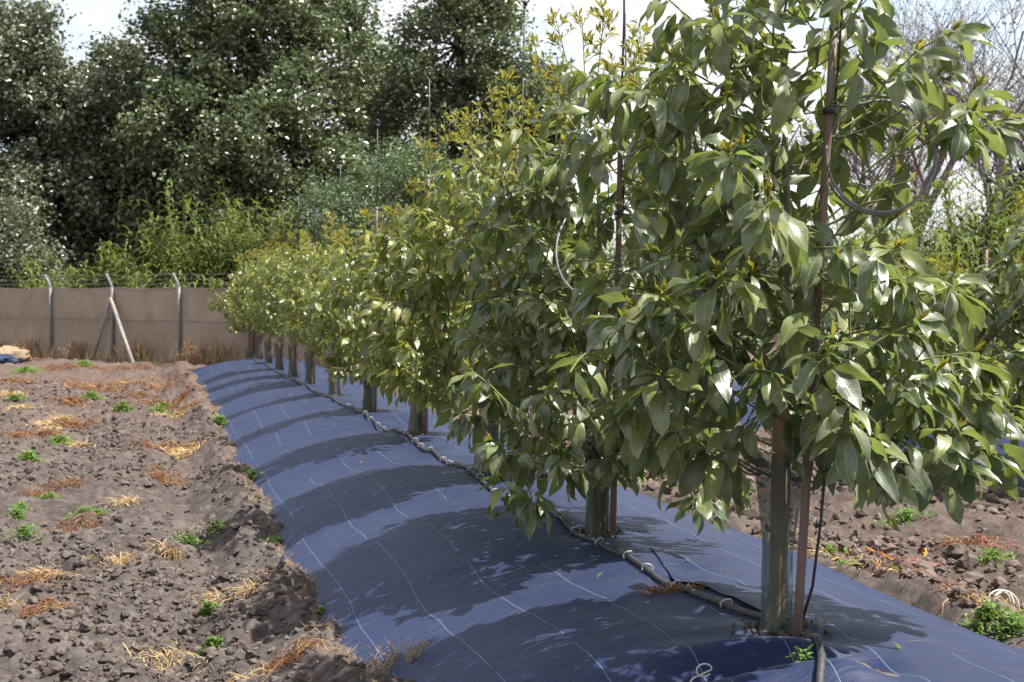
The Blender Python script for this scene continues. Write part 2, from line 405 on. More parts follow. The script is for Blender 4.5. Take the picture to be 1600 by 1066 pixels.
# ------------------------------------------------------------------ terrain shapes
RX = 2.34                 # the avocado row runs along +Y at this x
R2X = 8.75
MC, MW, MH = 2.37, 1.54, 0.43
def mound(x, y, c=MC):
    x = np.asarray(x, float); y = np.asarray(y, float)
    edge = 0.10 * vnoise(y * 0.55 + 3.0, y * 0 + c)
    t = np.abs(x - c) / (MW + edge)
    h = MH * (1 - t ** 2.3) * (1 - .32 * np.clip((y - 11) / 18, 0, 1))
    h = np.maximum(h, -0.16)
    env = np.clip(1 - t ** 4, 0, 1)
    und = np.clip(.28 + .72 * (c - .15 - x) / .7, .28, 1) * 0.044 * np.sin(2 * math.pi * (y + 0.25 * (x - c)) / 2.42 + 1.2) + 0.035 * vnoise(y * 0.9 + 40, x * 0.35)
    wr = 0.024 * vnoise(y * 3.3 + x * 0.5, x * 0.8 + 9) + 0.011 * vnoise(y * 8.0 + 2 * x, x * 1.5)
    crease = 0.05 * np.exp(-((x - c + 0.1) / 0.22) ** 2) * vnoise(x * 4.5, y * 3.1) * 1.2
    near = 0.06 * np.exp(-((x - 2.1) / 0.35) ** 2 - ((y - 4.4) / 0.45) ** 2) * np.sin(y * 17 + x * 5)
    end = np.clip((32.3 - y) / 1.6, 0, 1); end = end * end * (3 - 2 * end)
    z = (h + (und + wr + crease) * env + near)
    return z * end - 0.16 * (1 - end)
def gz(x, y):
    x = np.asarray(x, float); y = np.asarray(y, float)
    near = np.clip((60 - y) / 25, 0, 1) * np.clip((40 - np.abs(x)) / 20, 0, 1)
    z = 0.035 * fbm(x * 0.8, y * 0.7, 2) + 0.085 * fbm(x * 3.1 + 8, y * 3.1, 3, 0.66) + 0.075 * np.abs(fbm(x * 10, y * 10, 3, 0.6))
    left = -0.10 * np.exp(-((x - 0.34 - 0.25 * vnoise(y * 0.7, y * 0)) / 0.20) ** 2) + 0.10 * np.exp(-((x - 0.76) / 0.16) ** 2) * (0.8 + 1.1 * vnoise(y * 1.6, x * 2 + 5)) - 0.05 * np.exp(-((x + 0.75) / 0.3) ** 2)
    left = left + 0.045 * np.exp(-((x - 0.75) / 0.5) ** 2) * np.sin(y * 2 * math.pi / 2.42 - .6)
    right = 0.11 * np.exp(-((x - 4.0) / 0.22) ** 2) * (0.9 + 0.8 * vnoise(y * 1.6, x * 2 + 50)) - 0.04 * np.exp(-((x - 4.7) / 0.4) ** 2)
    return (z + left + right) * near - 0.01

HXR, HYR, HST = (-5.5, 11.0), (2.0, 40.0), .025
_hx = np.arange(HXR[0], HXR[1] + HST, HST); _hy = np.arange(HYR[0], HYR[1] + HST, HST)
_HXX, _HYY = np.meshgrid(_hx, _hy, indexing='ij'); _HG = gz(_HXX, _HYY); _HM = mound(_HXX, _HYY)
def _look(Hm, x, y, fn_):
    a = (x - HXR[0]) / HST; b = (y - HYR[0]) / HST
    if not (0 <= a < Hm.shape[0] - 1 and 0 <= b < Hm.shape[1] - 1): return float(fn_(x, y))
    i, j = int(a), int(b); a -= i; b -= j
    return float((Hm[i, j] * (1 - a) + Hm[i + 1, j] * a) * (1 - b) + (Hm[i, j + 1] * (1 - a) + Hm[i + 1, j + 1] * a) * b)
def gs(x, y): return _look(_HG, x, y, gz)
def ms(x, y): return _look(_HM, x, y, mound)
def axis(*segs):
    out = []
    for a, b, s in segs:
        n = max(1, int(round((b - a) / s))); out.append(np.linspace(a, b, n, endpoint=False))
    return np.concatenate(out + [[segs[-1][1]]])
gx = axis((-900, -100, 200), (-100, -12, 8), (-12, -4, .25), (-4, -2, .045), (-2, 1.35, .028), (1.35, 3.6, .22), (3.6, 5.8, .035), (5.8, 9, .06), (9, 20, .5), (20, 100, 8), (100, 900, 200))
gy = [-900, -300, -60, -15, -4, 0, 2.0, 3.0]
y_ = 3.6
while y_ < 36: gy.append(y_); y_ += max(0.022, 0.0042 * y_ * (1 + y_ / 40))
gy = np.array(gy + [37, 38.5, 41, 45, 52, 62, 80, 110, 160, 260, 500, 1000, 2000])
GX, GY = np.meshgrid(gx, gy, indexing='ij')
GZ = gz(GX, GY)
nx, ny = GX.shape
i = np.arange(nx - 1)[:, None] * ny; j = np.arange(ny - 1)[None, :]
Q = np.stack([i + j, i + ny + j, i + ny + j + 1, i + j + 1], -1).reshape(-1, 4)
mb = MB(); mb.add(np.stack([GX, GY, GZ], -1), Q)
tag(mb.build('ground', M['soil']), 'dark cloddy tilled soil of the orchard alleys', None, None, 'structure')

def bed(c, y0, y1, name, label, ystep):
    xs = np.linspace(c - MW - 0.22, c + MW + 0.22, 110)
    ys = [y0]
    while ys[-1] < y1: ys.append(ys[-1] + max(0.03, ystep * ys[-1]))
    XX, YY = np.meshgrid(xs, np.array(ys), indexing='ij')
    ZZ = mound(XX, YY, c)
    n, m = XX.shape
    i = np.arange(n - 1)[:, None] * m; j = np.arange(m - 1)[None, :]
    q = np.stack([i + j, i + m + j, i + m + j + 1, i + j + 1], -1).reshape(-1, 4)
    arc = np.concatenate([[0], np.cumsum(np.hypot(np.diff(xs), np.diff(MH * (1 - (np.abs(xs - c) / MW) ** 2.3))))])
    UV = np.stack([np.broadcast_to(arc[:, None], XX.shape), YY], -1).reshape(-1, 2)
    b = MB(); b.add(np.stack([XX, YY, ZZ], -1), q, uv=UV)
    return tag(b.build(name, M['fabric']), label, 'weed fabric')
bed(MC, 2.2, 32.6, 'weed_fabric', 'dark blue woven weed fabric over the raised bed of the long avocado row', 0.006)
bed(R2X + .06, 6.0, 32.6, 'weed_fabric', 'woven weed fabric over the neighbouring bed across the brown soil alley', 0.012)

# loose overlapping flap of the fabric along the seam, curled at its free edge
fab = bpy.data.objects['weed_fabric']
ys = np.linspace(4.95, 6.6, 120); us_ = np.linspace(0, 1, 12)
V = np.zeros((120, 12, 3)); UVf = np.zeros((120, 12, 2))
for a in range(120):
    wdt = .20 + .06 * math.sin(ys[a] * 2.3) + .05 * float(vnoise(np.array(ys[a] * 3.1), np.array(2.0)))
    if ys[a] > 5.6: wdt *= max(.25, 1 - (ys[a] - 5.6) * .8)
    for b_ in range(12):
        x = 2.52 - wdt * us_[b_] - .06
        lift = .005 + (.014 + .010 * math.sin(ys[a] * 9)) * us_[b_] ** 2 * (1.0 + .8 * math.sin(ys[a] * 3.7)) * (1 if us_[b_] < .86 else .72)
        V[a, b_] = (x, ys[a], float(mound(x, ys[a])) + lift); UVf[a, b_] = (x * 1.3 + 5, ys[a])
i = np.arange(119)[:, None] * 12; j = np.arange(11)[None, :]
b = MB(); b.add(V, np.stack([i + j, i + j + 1, i + 12 + j + 1, i + 12 + j], -1).reshape(-1, 4), uv=UVf.reshape(-1, 2))
b.build('seam_flap', M['fabric'], fab)

# ------------------------------------------------------------------ avocado leaves (shared meshes)
def leaf_grid(rows, cols, W, arch, fold, wav, ph, twist, pet=0.17, roll=0.0, tipw=1.0):
    """unit-length leaf: base at origin, points to +X, upper side +Z"""
    t = np.concatenate([[0.0], np.linspace(pet, 1.0, rows - 1)])
    bt = np.clip((t - pet) / (1 - pet), 0, 1)
    wd = np.sin(math.pi * bt ** 0.86) ** 0.78
    wd[0] = 0.018; wd[1] = 0.03; wd[-1] = 0.012
    wd = wd * W
    ang = -arch * (t ** 1.2)
    dx = np.diff(t, prepend=0)
    px = np.cumsum(np.cos(ang) * dx); pz = np.cumsum(np.sin(ang) * dx)
    s = np.linspace(-1, 1, cols)
    V = np.zeros((rows, cols, 3)); UV = np.zeros((rows, cols, 2))
    for a in range(rows):
        tw = twist * t[a]
        for b in range(cols):
            y = s[b] * wd[a]; f = abs(s[b])
            z = fold * abs(y) - roll * f * f * wd[a] + wav * math.sin(9.5 * t[a] + ph + (0 if s[b] > 0 else 2.2)) * f * f * (wd[a] > W * 0.1)
            yy = y * math.cos(tw) - z * math.sin(tw); zz = y * math.sin(tw) + z * math.cos(tw)
            V[a, b] = (px[a] - math.sin(ang[a]) * zz, yy, pz[a] + math.cos(ang[a]) * zz)
            UV[a, b] = (bt[a], s[b])
    i = np.arange(rows - 1)[:, None] * cols; j = np.arange(cols - 1)[None, :]
    q = np.stack([i + j, i + cols + j, i + cols + j + 1, i + j + 1], -1).reshape(-1, 4)
    return V.reshape(-1, 3), q, UV.reshape(-1, 2)
NV = 20
def mkvars(rows, cols):
    r = random.Random(11); out = []
    for k in range(NV):
        out.append(leaf_grid(rows, cols, r.uniform(.125, .185), r.uniform(.45, 1.65), r.uniform(.15, .65), r.uniform(.018, .056), r.uniform(0, 6), r.uniform(-.55, .55), roll=r.uniform(0, .35)))
    return out
LEAF_HI, LEAF_LO = mkvars(8, 5), mkvars(6, 3)
SMALL = [leaf_grid(4, 3, w_, a_, f_, 0.0, 0.0, 0.0, pet=0.10) for w_, a_, f_ in ((.14, .3, .7), (.16, -.3, .6), (.12, .8, .9), (.15, 0, .4))]
def leaf_mesh(v, name, mat='leaf'):
    b = MB(); b.add(v[0], v[1], uv=v[2]); return b.mesh(name, M[mat])
MESH_HI = [leaf_mesh(v, 'leaf') for v in LEAF_HI]
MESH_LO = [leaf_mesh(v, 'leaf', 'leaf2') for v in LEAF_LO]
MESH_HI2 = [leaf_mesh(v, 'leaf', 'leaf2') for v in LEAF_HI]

def basis(d, up, roll=0.0):
    d = d / (np.linalg.norm(d) + 1e-9)
    z = up - d * np.dot(up, d); z /= np.linalg.norm(z) + 1e-9
    y = np.cross(z, d)
    if roll:
        c, s = math.cos(roll), math.sin(roll); y, z = y * c + z * s, z * c - y * s
    return np.stack([d, y, z], 1)     # columns

UPV = np.array([0., 0., 1.])
class Tree: pass
def avocado(x, y, z0, z1, Rr, nshoot, seed, hi=True, leaf_len=(.12, .20), extra=(), red=0.5, lean=(0, 0), lob=0.25, c_off=(0, 0), lowcut=None):
    r = random.Random(seed); T = Tree()
    base = np.array([x, y, float(mound(x, y, MC if x < 5 else R2X + .06))]); T.base = base
    T.hi = hi; T.leaves = []; T.flush = []; T.twigs = []; T.trunk = MB()
    H = np.array([0, .12, .32, .55, .75, .9, 1.0]); F = np.array([.55, .88, 1.0, .94, .74, .52, .26])
    la = [r.uniform(0, 6.28) for _ in range(3)]
    # trunk
    zt = z0 + (z1 - z0) * 0.86
    tp = []
    for k in range(9):
        f = k / 8
        tp.append((lean[0] * f + 0.025 * math.sin(f * 5 + seed), lean[1] * f + 0.025 * math.cos(f * 4 + seed), -0.05 + f * (zt - base[2])))
    tp = np.array(tp); T.trunk.tube(tp, np.linspace(.030, .007, 9), 7)
    def trunk_at(z):
        return np.array([np.interp(z, tp[:, 2], tp[:, 0]), np.interp(z, tp[:, 2], tp[:, 1]), z])
    pts = []
    tries = 0
    md = 0.155
    while len(pts) < nshoot and tries < 9000:
        tries += 1
        if tries % 1500 == 0: md *= 0.82
        h = r.random() ** 0.9
        f = np.interp(h, H, F)
        if r.random() > f + .15: continue
        a = r.uniform(0, 2 * math.pi)
        rr = Rr * f * (1 + lob * math.sin(2 * a + la[0] + 3 * h) + lob * .6 * math.sin(3 * a + la[1] - 5 * h))
        q = math.sqrt(r.uniform(.10, 1.0)) * r.uniform(.86, 1.06)
        p = np.array([math.cos(a) * rr * q + c_off[0] * (1 - abs(h - .5)), math.sin(a) * rr * q + c_off[1] * (1 - abs(h - .5)), z0 + h * (z1 - z0) - base[2]])
        if pts and min((p[0] - o[0][0]) ** 2 + (p[1] - o[0][1]) ** 2 + (p[2] - o[0][2]) ** 2 for o in pts) < md * md: continue
        pts.append((p, h, q))
    for e in extra:
        p = np.array(e[:3]) - base; pts.append((p, .6, 1.1))
    def clear(p):
        u_, v_, d_ = project(base + p)
        return (1440 < u_ < 1620 and 240 < v_ < 430 and d_ < 6.6) or (1420 < u_ < 1560 and 230 < v_ < 405 and d_ < 20)
    pts = [o for o in pts if not clear(o[0])]
    nodes = [(trunk_at(z_), .02) for z_ in np.linspace(max(.55, z0 - base[2] - .25), zt - base[2], 16)]
    pts.sort(key=lambda o: o[0][0] ** 2 + o[0][1] ** 2)
    for p, h, q in pts:
        best, s0, sr = 1e9, None, .008
        for nd, nr in nodes:
            dv_ = p - nd; cost = math.sqrt(dv_[0] ** 2 + dv_[1] ** 2 + dv_[2] ** 2) + 2.2 * max(0, .06 - dv_[2]) + 0.9 * max(0, .45 * math.hypot(dv_[0], dv_[1]) - dv_[2])
            if cost < best: best, s0, sr = cost, nd, nr
        out = np.array([p[0] - s0[0], p[1] - s0[1], 0.0]); ol = np.linalg.norm(out)
        out = out / (ol + 1e-6)
        upw = 0.25 + 1.3 * max(0, h - .45) + r.uniform(-.25, .35)
        ax = out * r.uniform(.6, 1.0) + UPV * upw + np.array([r.gauss(0, .25), r.gauss(0, .25), 0]); ax /= np.linalg.norm(ax)
        L = r.uniform(.16, .30)
        b0 = p - ax * L * .6; tip = p + ax * L * .4
        c1 = s0 + (b0 - s0) * .5 + np.array([r.gauss(0, .02), r.gauss(0, .02), -.02 - 0.10 * ol * r.random()])
        ts = np.linspace(0, 1, 6)[:, None]
        bez = (1 - ts) ** 2 * s0 + 2 * ts * (1 - ts) * c1 + ts ** 2 * b0
        r0 = min(sr * .8, .010 if ol > .3 else .0065)
        T.trunk.tube(bez, np.linspace(r0, .0040, 6), 5, cap=False)
        for kk in (2, 3, 4): nodes.append((bez[kk], r0 + (.004 - r0) * kk / 5))
        T.twigs.append((np.stack([b0, (b0 + tip) / 2 + np.array([r.gauss(0, .008), r.gauss(0, .008), .01]), tip]), np.array([.0042, .0036, .0026])))
        per1 = np.cross(ax, UPV); per1 /= np.linalg.norm(per1) + 1e-6; per2 = np.cross(ax, per1)
        top = h > .80
        n = r.randint(12, 16) if not top else r.randint(6, 9)
        g = r.uniform(0, 6.28)
        for k in range(n):
            f = .25 + .75 * (k / n) ** .6
            pos = b0 + (tip - b0) * f
            g += 2.39996 + r.uniform(-.25, .25)
            pv = per1 * math.cos(g) + per2 * math.sin(g)
            dv = pv * 1.0 + ax * (.15 + .55 * f); dv[2] *= .6
            dv /= np.linalg.norm(dv)
            pitch = R(r.uniform(5, 62) if f < .78 else r.uniform(-28, 30))
            hd = np.array([dv[0], dv[1], 0]); hd /= np.linalg.norm(hd) + 1e-6
            d3 = hd * math.cos(pitch) - UPV * math.sin(pitch)
            d3 = d3 * .75 + dv * .25
            ln = r.uniform(*leaf_len) * (1.06 if f < .8 else .8)
            upl = UPV * .8 + hd * .55 + np.array([r.gauss(0, .28), r.gauss(0, .28), 0])
            B = basis(d3, upl, r.gauss(0, .3))
            T.leaves.append((pos, B * ln, r.randrange(NV), ln, r.random()))
        # young flush at the tip
        isred = r.random() < (red * (0.12 + 1.0 * h * h))
        fl = []
        if top and r.random() < (.85 if z1 > 2.7 else .5):      # budding panicle
            PL = r.uniform(.18, .36) * (1 if z1 > 2.7 else .75)
            pt = tip.copy(); axp = ax * .45 + UPV * .9; axp /= np.linalg.norm(axp)
            T.twigs.append((np.stack([tip, tip + axp * PL * .5, tip + axp * PL]), np.array([.0036, .0030, .0020])))
            for k in range(r.randint(9, 14)):
                f = r.uniform(.1, 1); o = tip + axp * PL * f; a = r.uniform(0, 6.28)
                sd = np.array([math.cos(a), math.sin(a), r.uniform(.5, 1.1)]); sd /= np.linalg.norm(sd)
                tl = r.uniform(.04, .10) * (1.2 - .5 * f)
                T.twigs.append((np.stack([o, o + sd * tl]), np.array([.0022, .0014])))
                for m in range(r.randint(4, 7)):
                    q_ = o + sd * tl * r.uniform(.45, 1.05); a2 = r.uniform(0, 6.28)
                    d2 = sd * .8 + np.array([math.cos(a2), math.sin(a2), r.uniform(-.2, .6)]) * .7
                    fl.append((q_, basis(d2, UPV + np.array([r.gauss(0, .5), r.gauss(0, .5), 0])) * r.uniform(.040, .075), r.randrange(4), r.uniform(.45, 1.0) if r.random() < red * .9 else r.uniform(0.0, .45)))
        else:
            for k in range(r.randint(6, 10) if r.random() < .72 else r.randint(2, 4)):
                a2 = k * 2.4 + g
                d2 = ax * 1.0 + UPV * .35 + (per1 * math.cos(a2) + per2 * math.sin(a2)) * r.uniform(.10, .42)
                fl.append((tip - ax * r.uniform(0, .03), basis(d2, ax * .2 + UPV * .4 - (per1 * math.cos(a2) + per2 * math.sin(a2))) * r.uniform(.035, .085), r.randrange(4), r.uniform(.5, .95) if isred else r.uniform(0, .5)))
        if fl: T.flush.append(fl)
    return T

trees = []
def td(u): return 5355.0 / (u - 225.0)
US = [1225, 940, 769, 656, 579, 524, 486, 459, 438, 421, 406, 390]
SPEC = [  # z0, z1, radius, shoots, leaf length
    (1.05, 2.98, .70, 165, (.135, .225)),
    (0.78, 2.88, .74, 195, (.13, .215)),
    (0.95, 2.74, .72, 180, (.125, .205)),
    (0.85, 2.42, .60, 125, (.12, .20)),
    (0.80, 2.28, .64, 125, (.12, .20)),
    (1.00, 2.25, .58, 95, (.12, .20)),
    (1.05, 2.35, .56, 90, (.12, .20)),
    (1.05, 2.40, .58, 90, (.12, .20)),
    (1.05, 2.34, .56, 85, (.12, .20)),
    (1.00, 2.42, .58, 85, (.12, .20)),
    (0.95, 2.38, .64, 85, (.12, .20)),
    (0.85, 2.34, .80, 95, (.12, .20)),
]
def P3(u, v, d):
    x, y = xy(u, d); return (x, y, hz(v, d))
for k, u in enumerate(US):
    d = td(u); x, y = xy(u, d)
    z0, z1, rad, ns, ll = SPEC[k]
    ex = []
    if k == 0:
        ex = [P3(1535, 200, 5.35), P3(1490, 165, 5.3), P3(1440, 230, 5.3), P3(1475, 690, 5.0), P3(1520, 640, 5.3), P3(1440, 600, 4.9), P3(1350, 690, 4.7), P3(1320, 660, 4.6),
              P3(1085, 500, 4.7), P3(1030, 470, 4.8), P3(1130, 440, 4.6), P3(1215, 590, 4.75), P3(1290, 560, 4.6), P3(1400, 520, 4.8), P3(1370, 400, 4.7), P3(1130, 60, 5.1), P3(1180, 30, 5.2), P3(1420, 620, 4.8), P3(1450, 430, 5.0), P3(1545, 700, 5.3), P3(1500, 720, 5.1), P3(1570, 650, 5.5), P3(1555, 560, 5.5), P3(1400, 730, 4.8), P3(1470, 560, 5.2), P3(1360, 320, 4.8), P3(1200, 330, 4.6), P3(1000, 520, 4.9), P3(1150, 260, 4.7)]
    if k == 1:
        ex = [P3(800, 760, 6.7), P3(790, 700, 6.8), P3(830, 780, 6.6), P3(880, 720, 6.6), P3(760, 600, 6.8), P3(850, 620, 6.6), P3(1090, 780, 6.9), P3(1060, 720, 6.9), P3(1130, 770, 7.2), P3(1110, 720, 7.1), P3(1040, 110, 7.4), P3(1060, 60, 7.4), P3(900, 640, 6.5), P3(910, 560, 6.5), P3(1030, 660, 7.0), P3(1000, 620, 6.8)]
    if k == 3:
        ex = [P3(610, 560, 12.0), P3(690, 560, 12.0), P3(700, 600, 12.0), P3(650, 580, 11.8)]
    trees.append(avocado(x, y, z0, z1, rad, ns, 100 + k, hi=k < 4, leaf_len=ll, extra=ex, red=.22 if k < 2 else .5))
# two trees of the neighbouring row
for (u, d, z1) in ((1655, 12.1, 2.55), (1425, 16.0, 1.8)):
    x, y = xy(u, d)
    trees.append(avocado(x, y, .62, z1, 1.12, 160, 200 + int(d), hi=True, leaf_len=(.17, .27), red=.5))

# poles, tube coils and stakes stand clear of the leaves on their sunny side
OPEN = [(1268, 1318, 30, 345, 5.3), (1290, 1432, 145, 345, 5.33), (1180, 1232, 615, 1010, 5.4), (1232, 1275, 735, 1010, 5.4), (1262, 1296, 440, 500, 5.3),
        (942, 972, 235, 440, 7.45), (868, 950, 318, 435, 6.75), (925, 965, 760, 860, 7.4), (640, 672, 640, 700, 12.4), (1450, 1600, 248, 415, 6.6), (1430, 1555, 240, 400, 20)]
for T in trees:
    keep = []
    for lf in T.leaves:
        P = T.base + np.array([lf[0] + lf[1][:, 0] * f for f in (.2, .6, 1.0)]); u_, v_, d_ = project(P)
        if any(((u_ > o[0]) & (u_ < o[1]) & (v_ > o[2]) & (v_ < o[3]) & (d_ < o[4])).any() for o in OPEN): continue
        keep.append(lf)
    T.leaves = keep
    T.flush = [fl for fl in T.flush if not any((lambda q: o[0] < q[0] < o[1] and o[2] < q[1] < o[3] and q[2] < o[4])(project(T.base + fl[0][0])) for o in OPEN)]
# decide which leaves show largest
allv = []
for ti, T in enumerate(trees):
    for li, lf in enumerate(T.leaves):
        c = T.base + lf[0] + lf[1][:, 0] * .55
        allv.append((c[0], c[1], c[2], ti, li, lf[3]))
A = np.array(allv); pu, pv, pd = project(A[:, :3])
order = np.argsort(pd); grid = np.zeros((140, 210), int); vis = {}
for q in order:
    u, v, d = pu[q], pv[q], pd[q]
    if d < .5 or not (-40 < u < 1640 and -40 < v < 1100): continue
    sz = A[q, 5] * FPX / d
    cu, cv = int((u + 40) / 8), int((v + 40) / 8); hw = max(0, int(sz * .22 / 8))
    if -5 < u < 1605 and -5 < v < 1071 and grid[cv, cu] < 3:
        vis.setdefault(int(A[q, 3]), []).append((sz, int(A[q, 4])))
    grid[max(0, cv - hw):cv + hw + 1, max(0, cu - hw):cu + hw + 1] += 1

TREE_LABEL = {
    0: 'avocado tree with large dusty leaves behind the pole carrying the widest tube coil',
    1: 'avocado tree whose lowest leaves hang to the fabric beside the dry brown weed',
    2: 'avocado tree with bushy crown just beyond the tree with leaves hanging to the fabric',
}
TUBM = NT('unused') if False else None
NROW = len(US)
def build_tree(T, ti, label, group, cap):
    e = empty('avocado_tree', T.base, label, 'tree', group)
    T.trunk.build('trunk', M['bark'], e)
    vs = sorted(vis.get(ti, []), reverse=True)[:cap]
    sel = {li for _, li in vs}
    V = LEAF_HI if T.hi else LEAF_LO
    cb = MB()
    for li, (pos, B, vi, ln, rnd) in enumerate(T.leaves):
        if li in sel: continue
        v, q, uv = V[vi]
        cb.add(v @ B.T + pos, q, uv=uv, mat=0, lr=rnd)
    for pts, rad in T.twigs:
        cb.tube(pts, rad, 4, mat=2, cap=False)
    split_flush = ti < 3
    for fl in T.flush:
        b = MB() if split_flush else cb
        for (pos, B, vi, rnd) in fl:
            v, q, uv = SMALL[vi]
            b.add(v @ B.T + pos, q, uv=uv, mat=0 if split_flush else 1, lr=rnd)
        if split_flush: fl.append(b)
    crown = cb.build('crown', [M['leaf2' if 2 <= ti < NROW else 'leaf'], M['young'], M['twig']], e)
    crown['kind'] = 'stuff'
    if split_flush:
        for fl in T.flush: fl[-1].build('young_shoot', M['young'], crown)
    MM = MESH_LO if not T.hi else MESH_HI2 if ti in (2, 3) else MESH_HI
    for li in sorted(sel):
        pos, B, vi, ln, rnd = T.leaves[li]
        o = bpy.data.objects.new('leaf', MM[vi]); COL.objects.link(o); o.parent = crown
        m4 = np.eye(4); m4[:3, :3] = B; m4[:3, 3] = pos
        o.matrix_local = Matrix(m4.tolist())
    return e
NROW = len(US)
for ti, T in enumerate(trees):
    if ti < NROW:
        n = NROW - 1 - ti
        lab = TREE_LABEL.get(ti, 'young avocado tree with orange tipped shoots, %s in the row counted from the brown fence' % ORD[n])
        build_tree(T, ti, lab, 'avocado trees along the long raised bed', 300 if ti < 6 else 150)
    else:
        lab = ['taller avocado tree on the neighbouring bed across the brown soil alley', 'shorter avocado tree on the neighbouring bed across the brown soil alley'][ti - NROW]
        build_tree(T, ti, lab, 'avocado trees on the neighbouring bed', 200)

# ------------------------------------------------------------------ stakes, guards, sprinkler poles
def catenary(c, rad, n=40, tilt=0.0, a0=0.0, a1=2 * math.pi, ry=1.0, axis=None):
    a = np.linspace(a0, a1, n)
    ax = np.array(axis if axis is not None else (CY, -SY, 0.0)); 
    return np.array(c) + rad * (np.cos(a)[:, None] * ax + ry * np.sin(a)[:, None] * UPV) + tilt * np.sin(a * 1.5)[:, None] * np.array([SY, CY, 0.0])

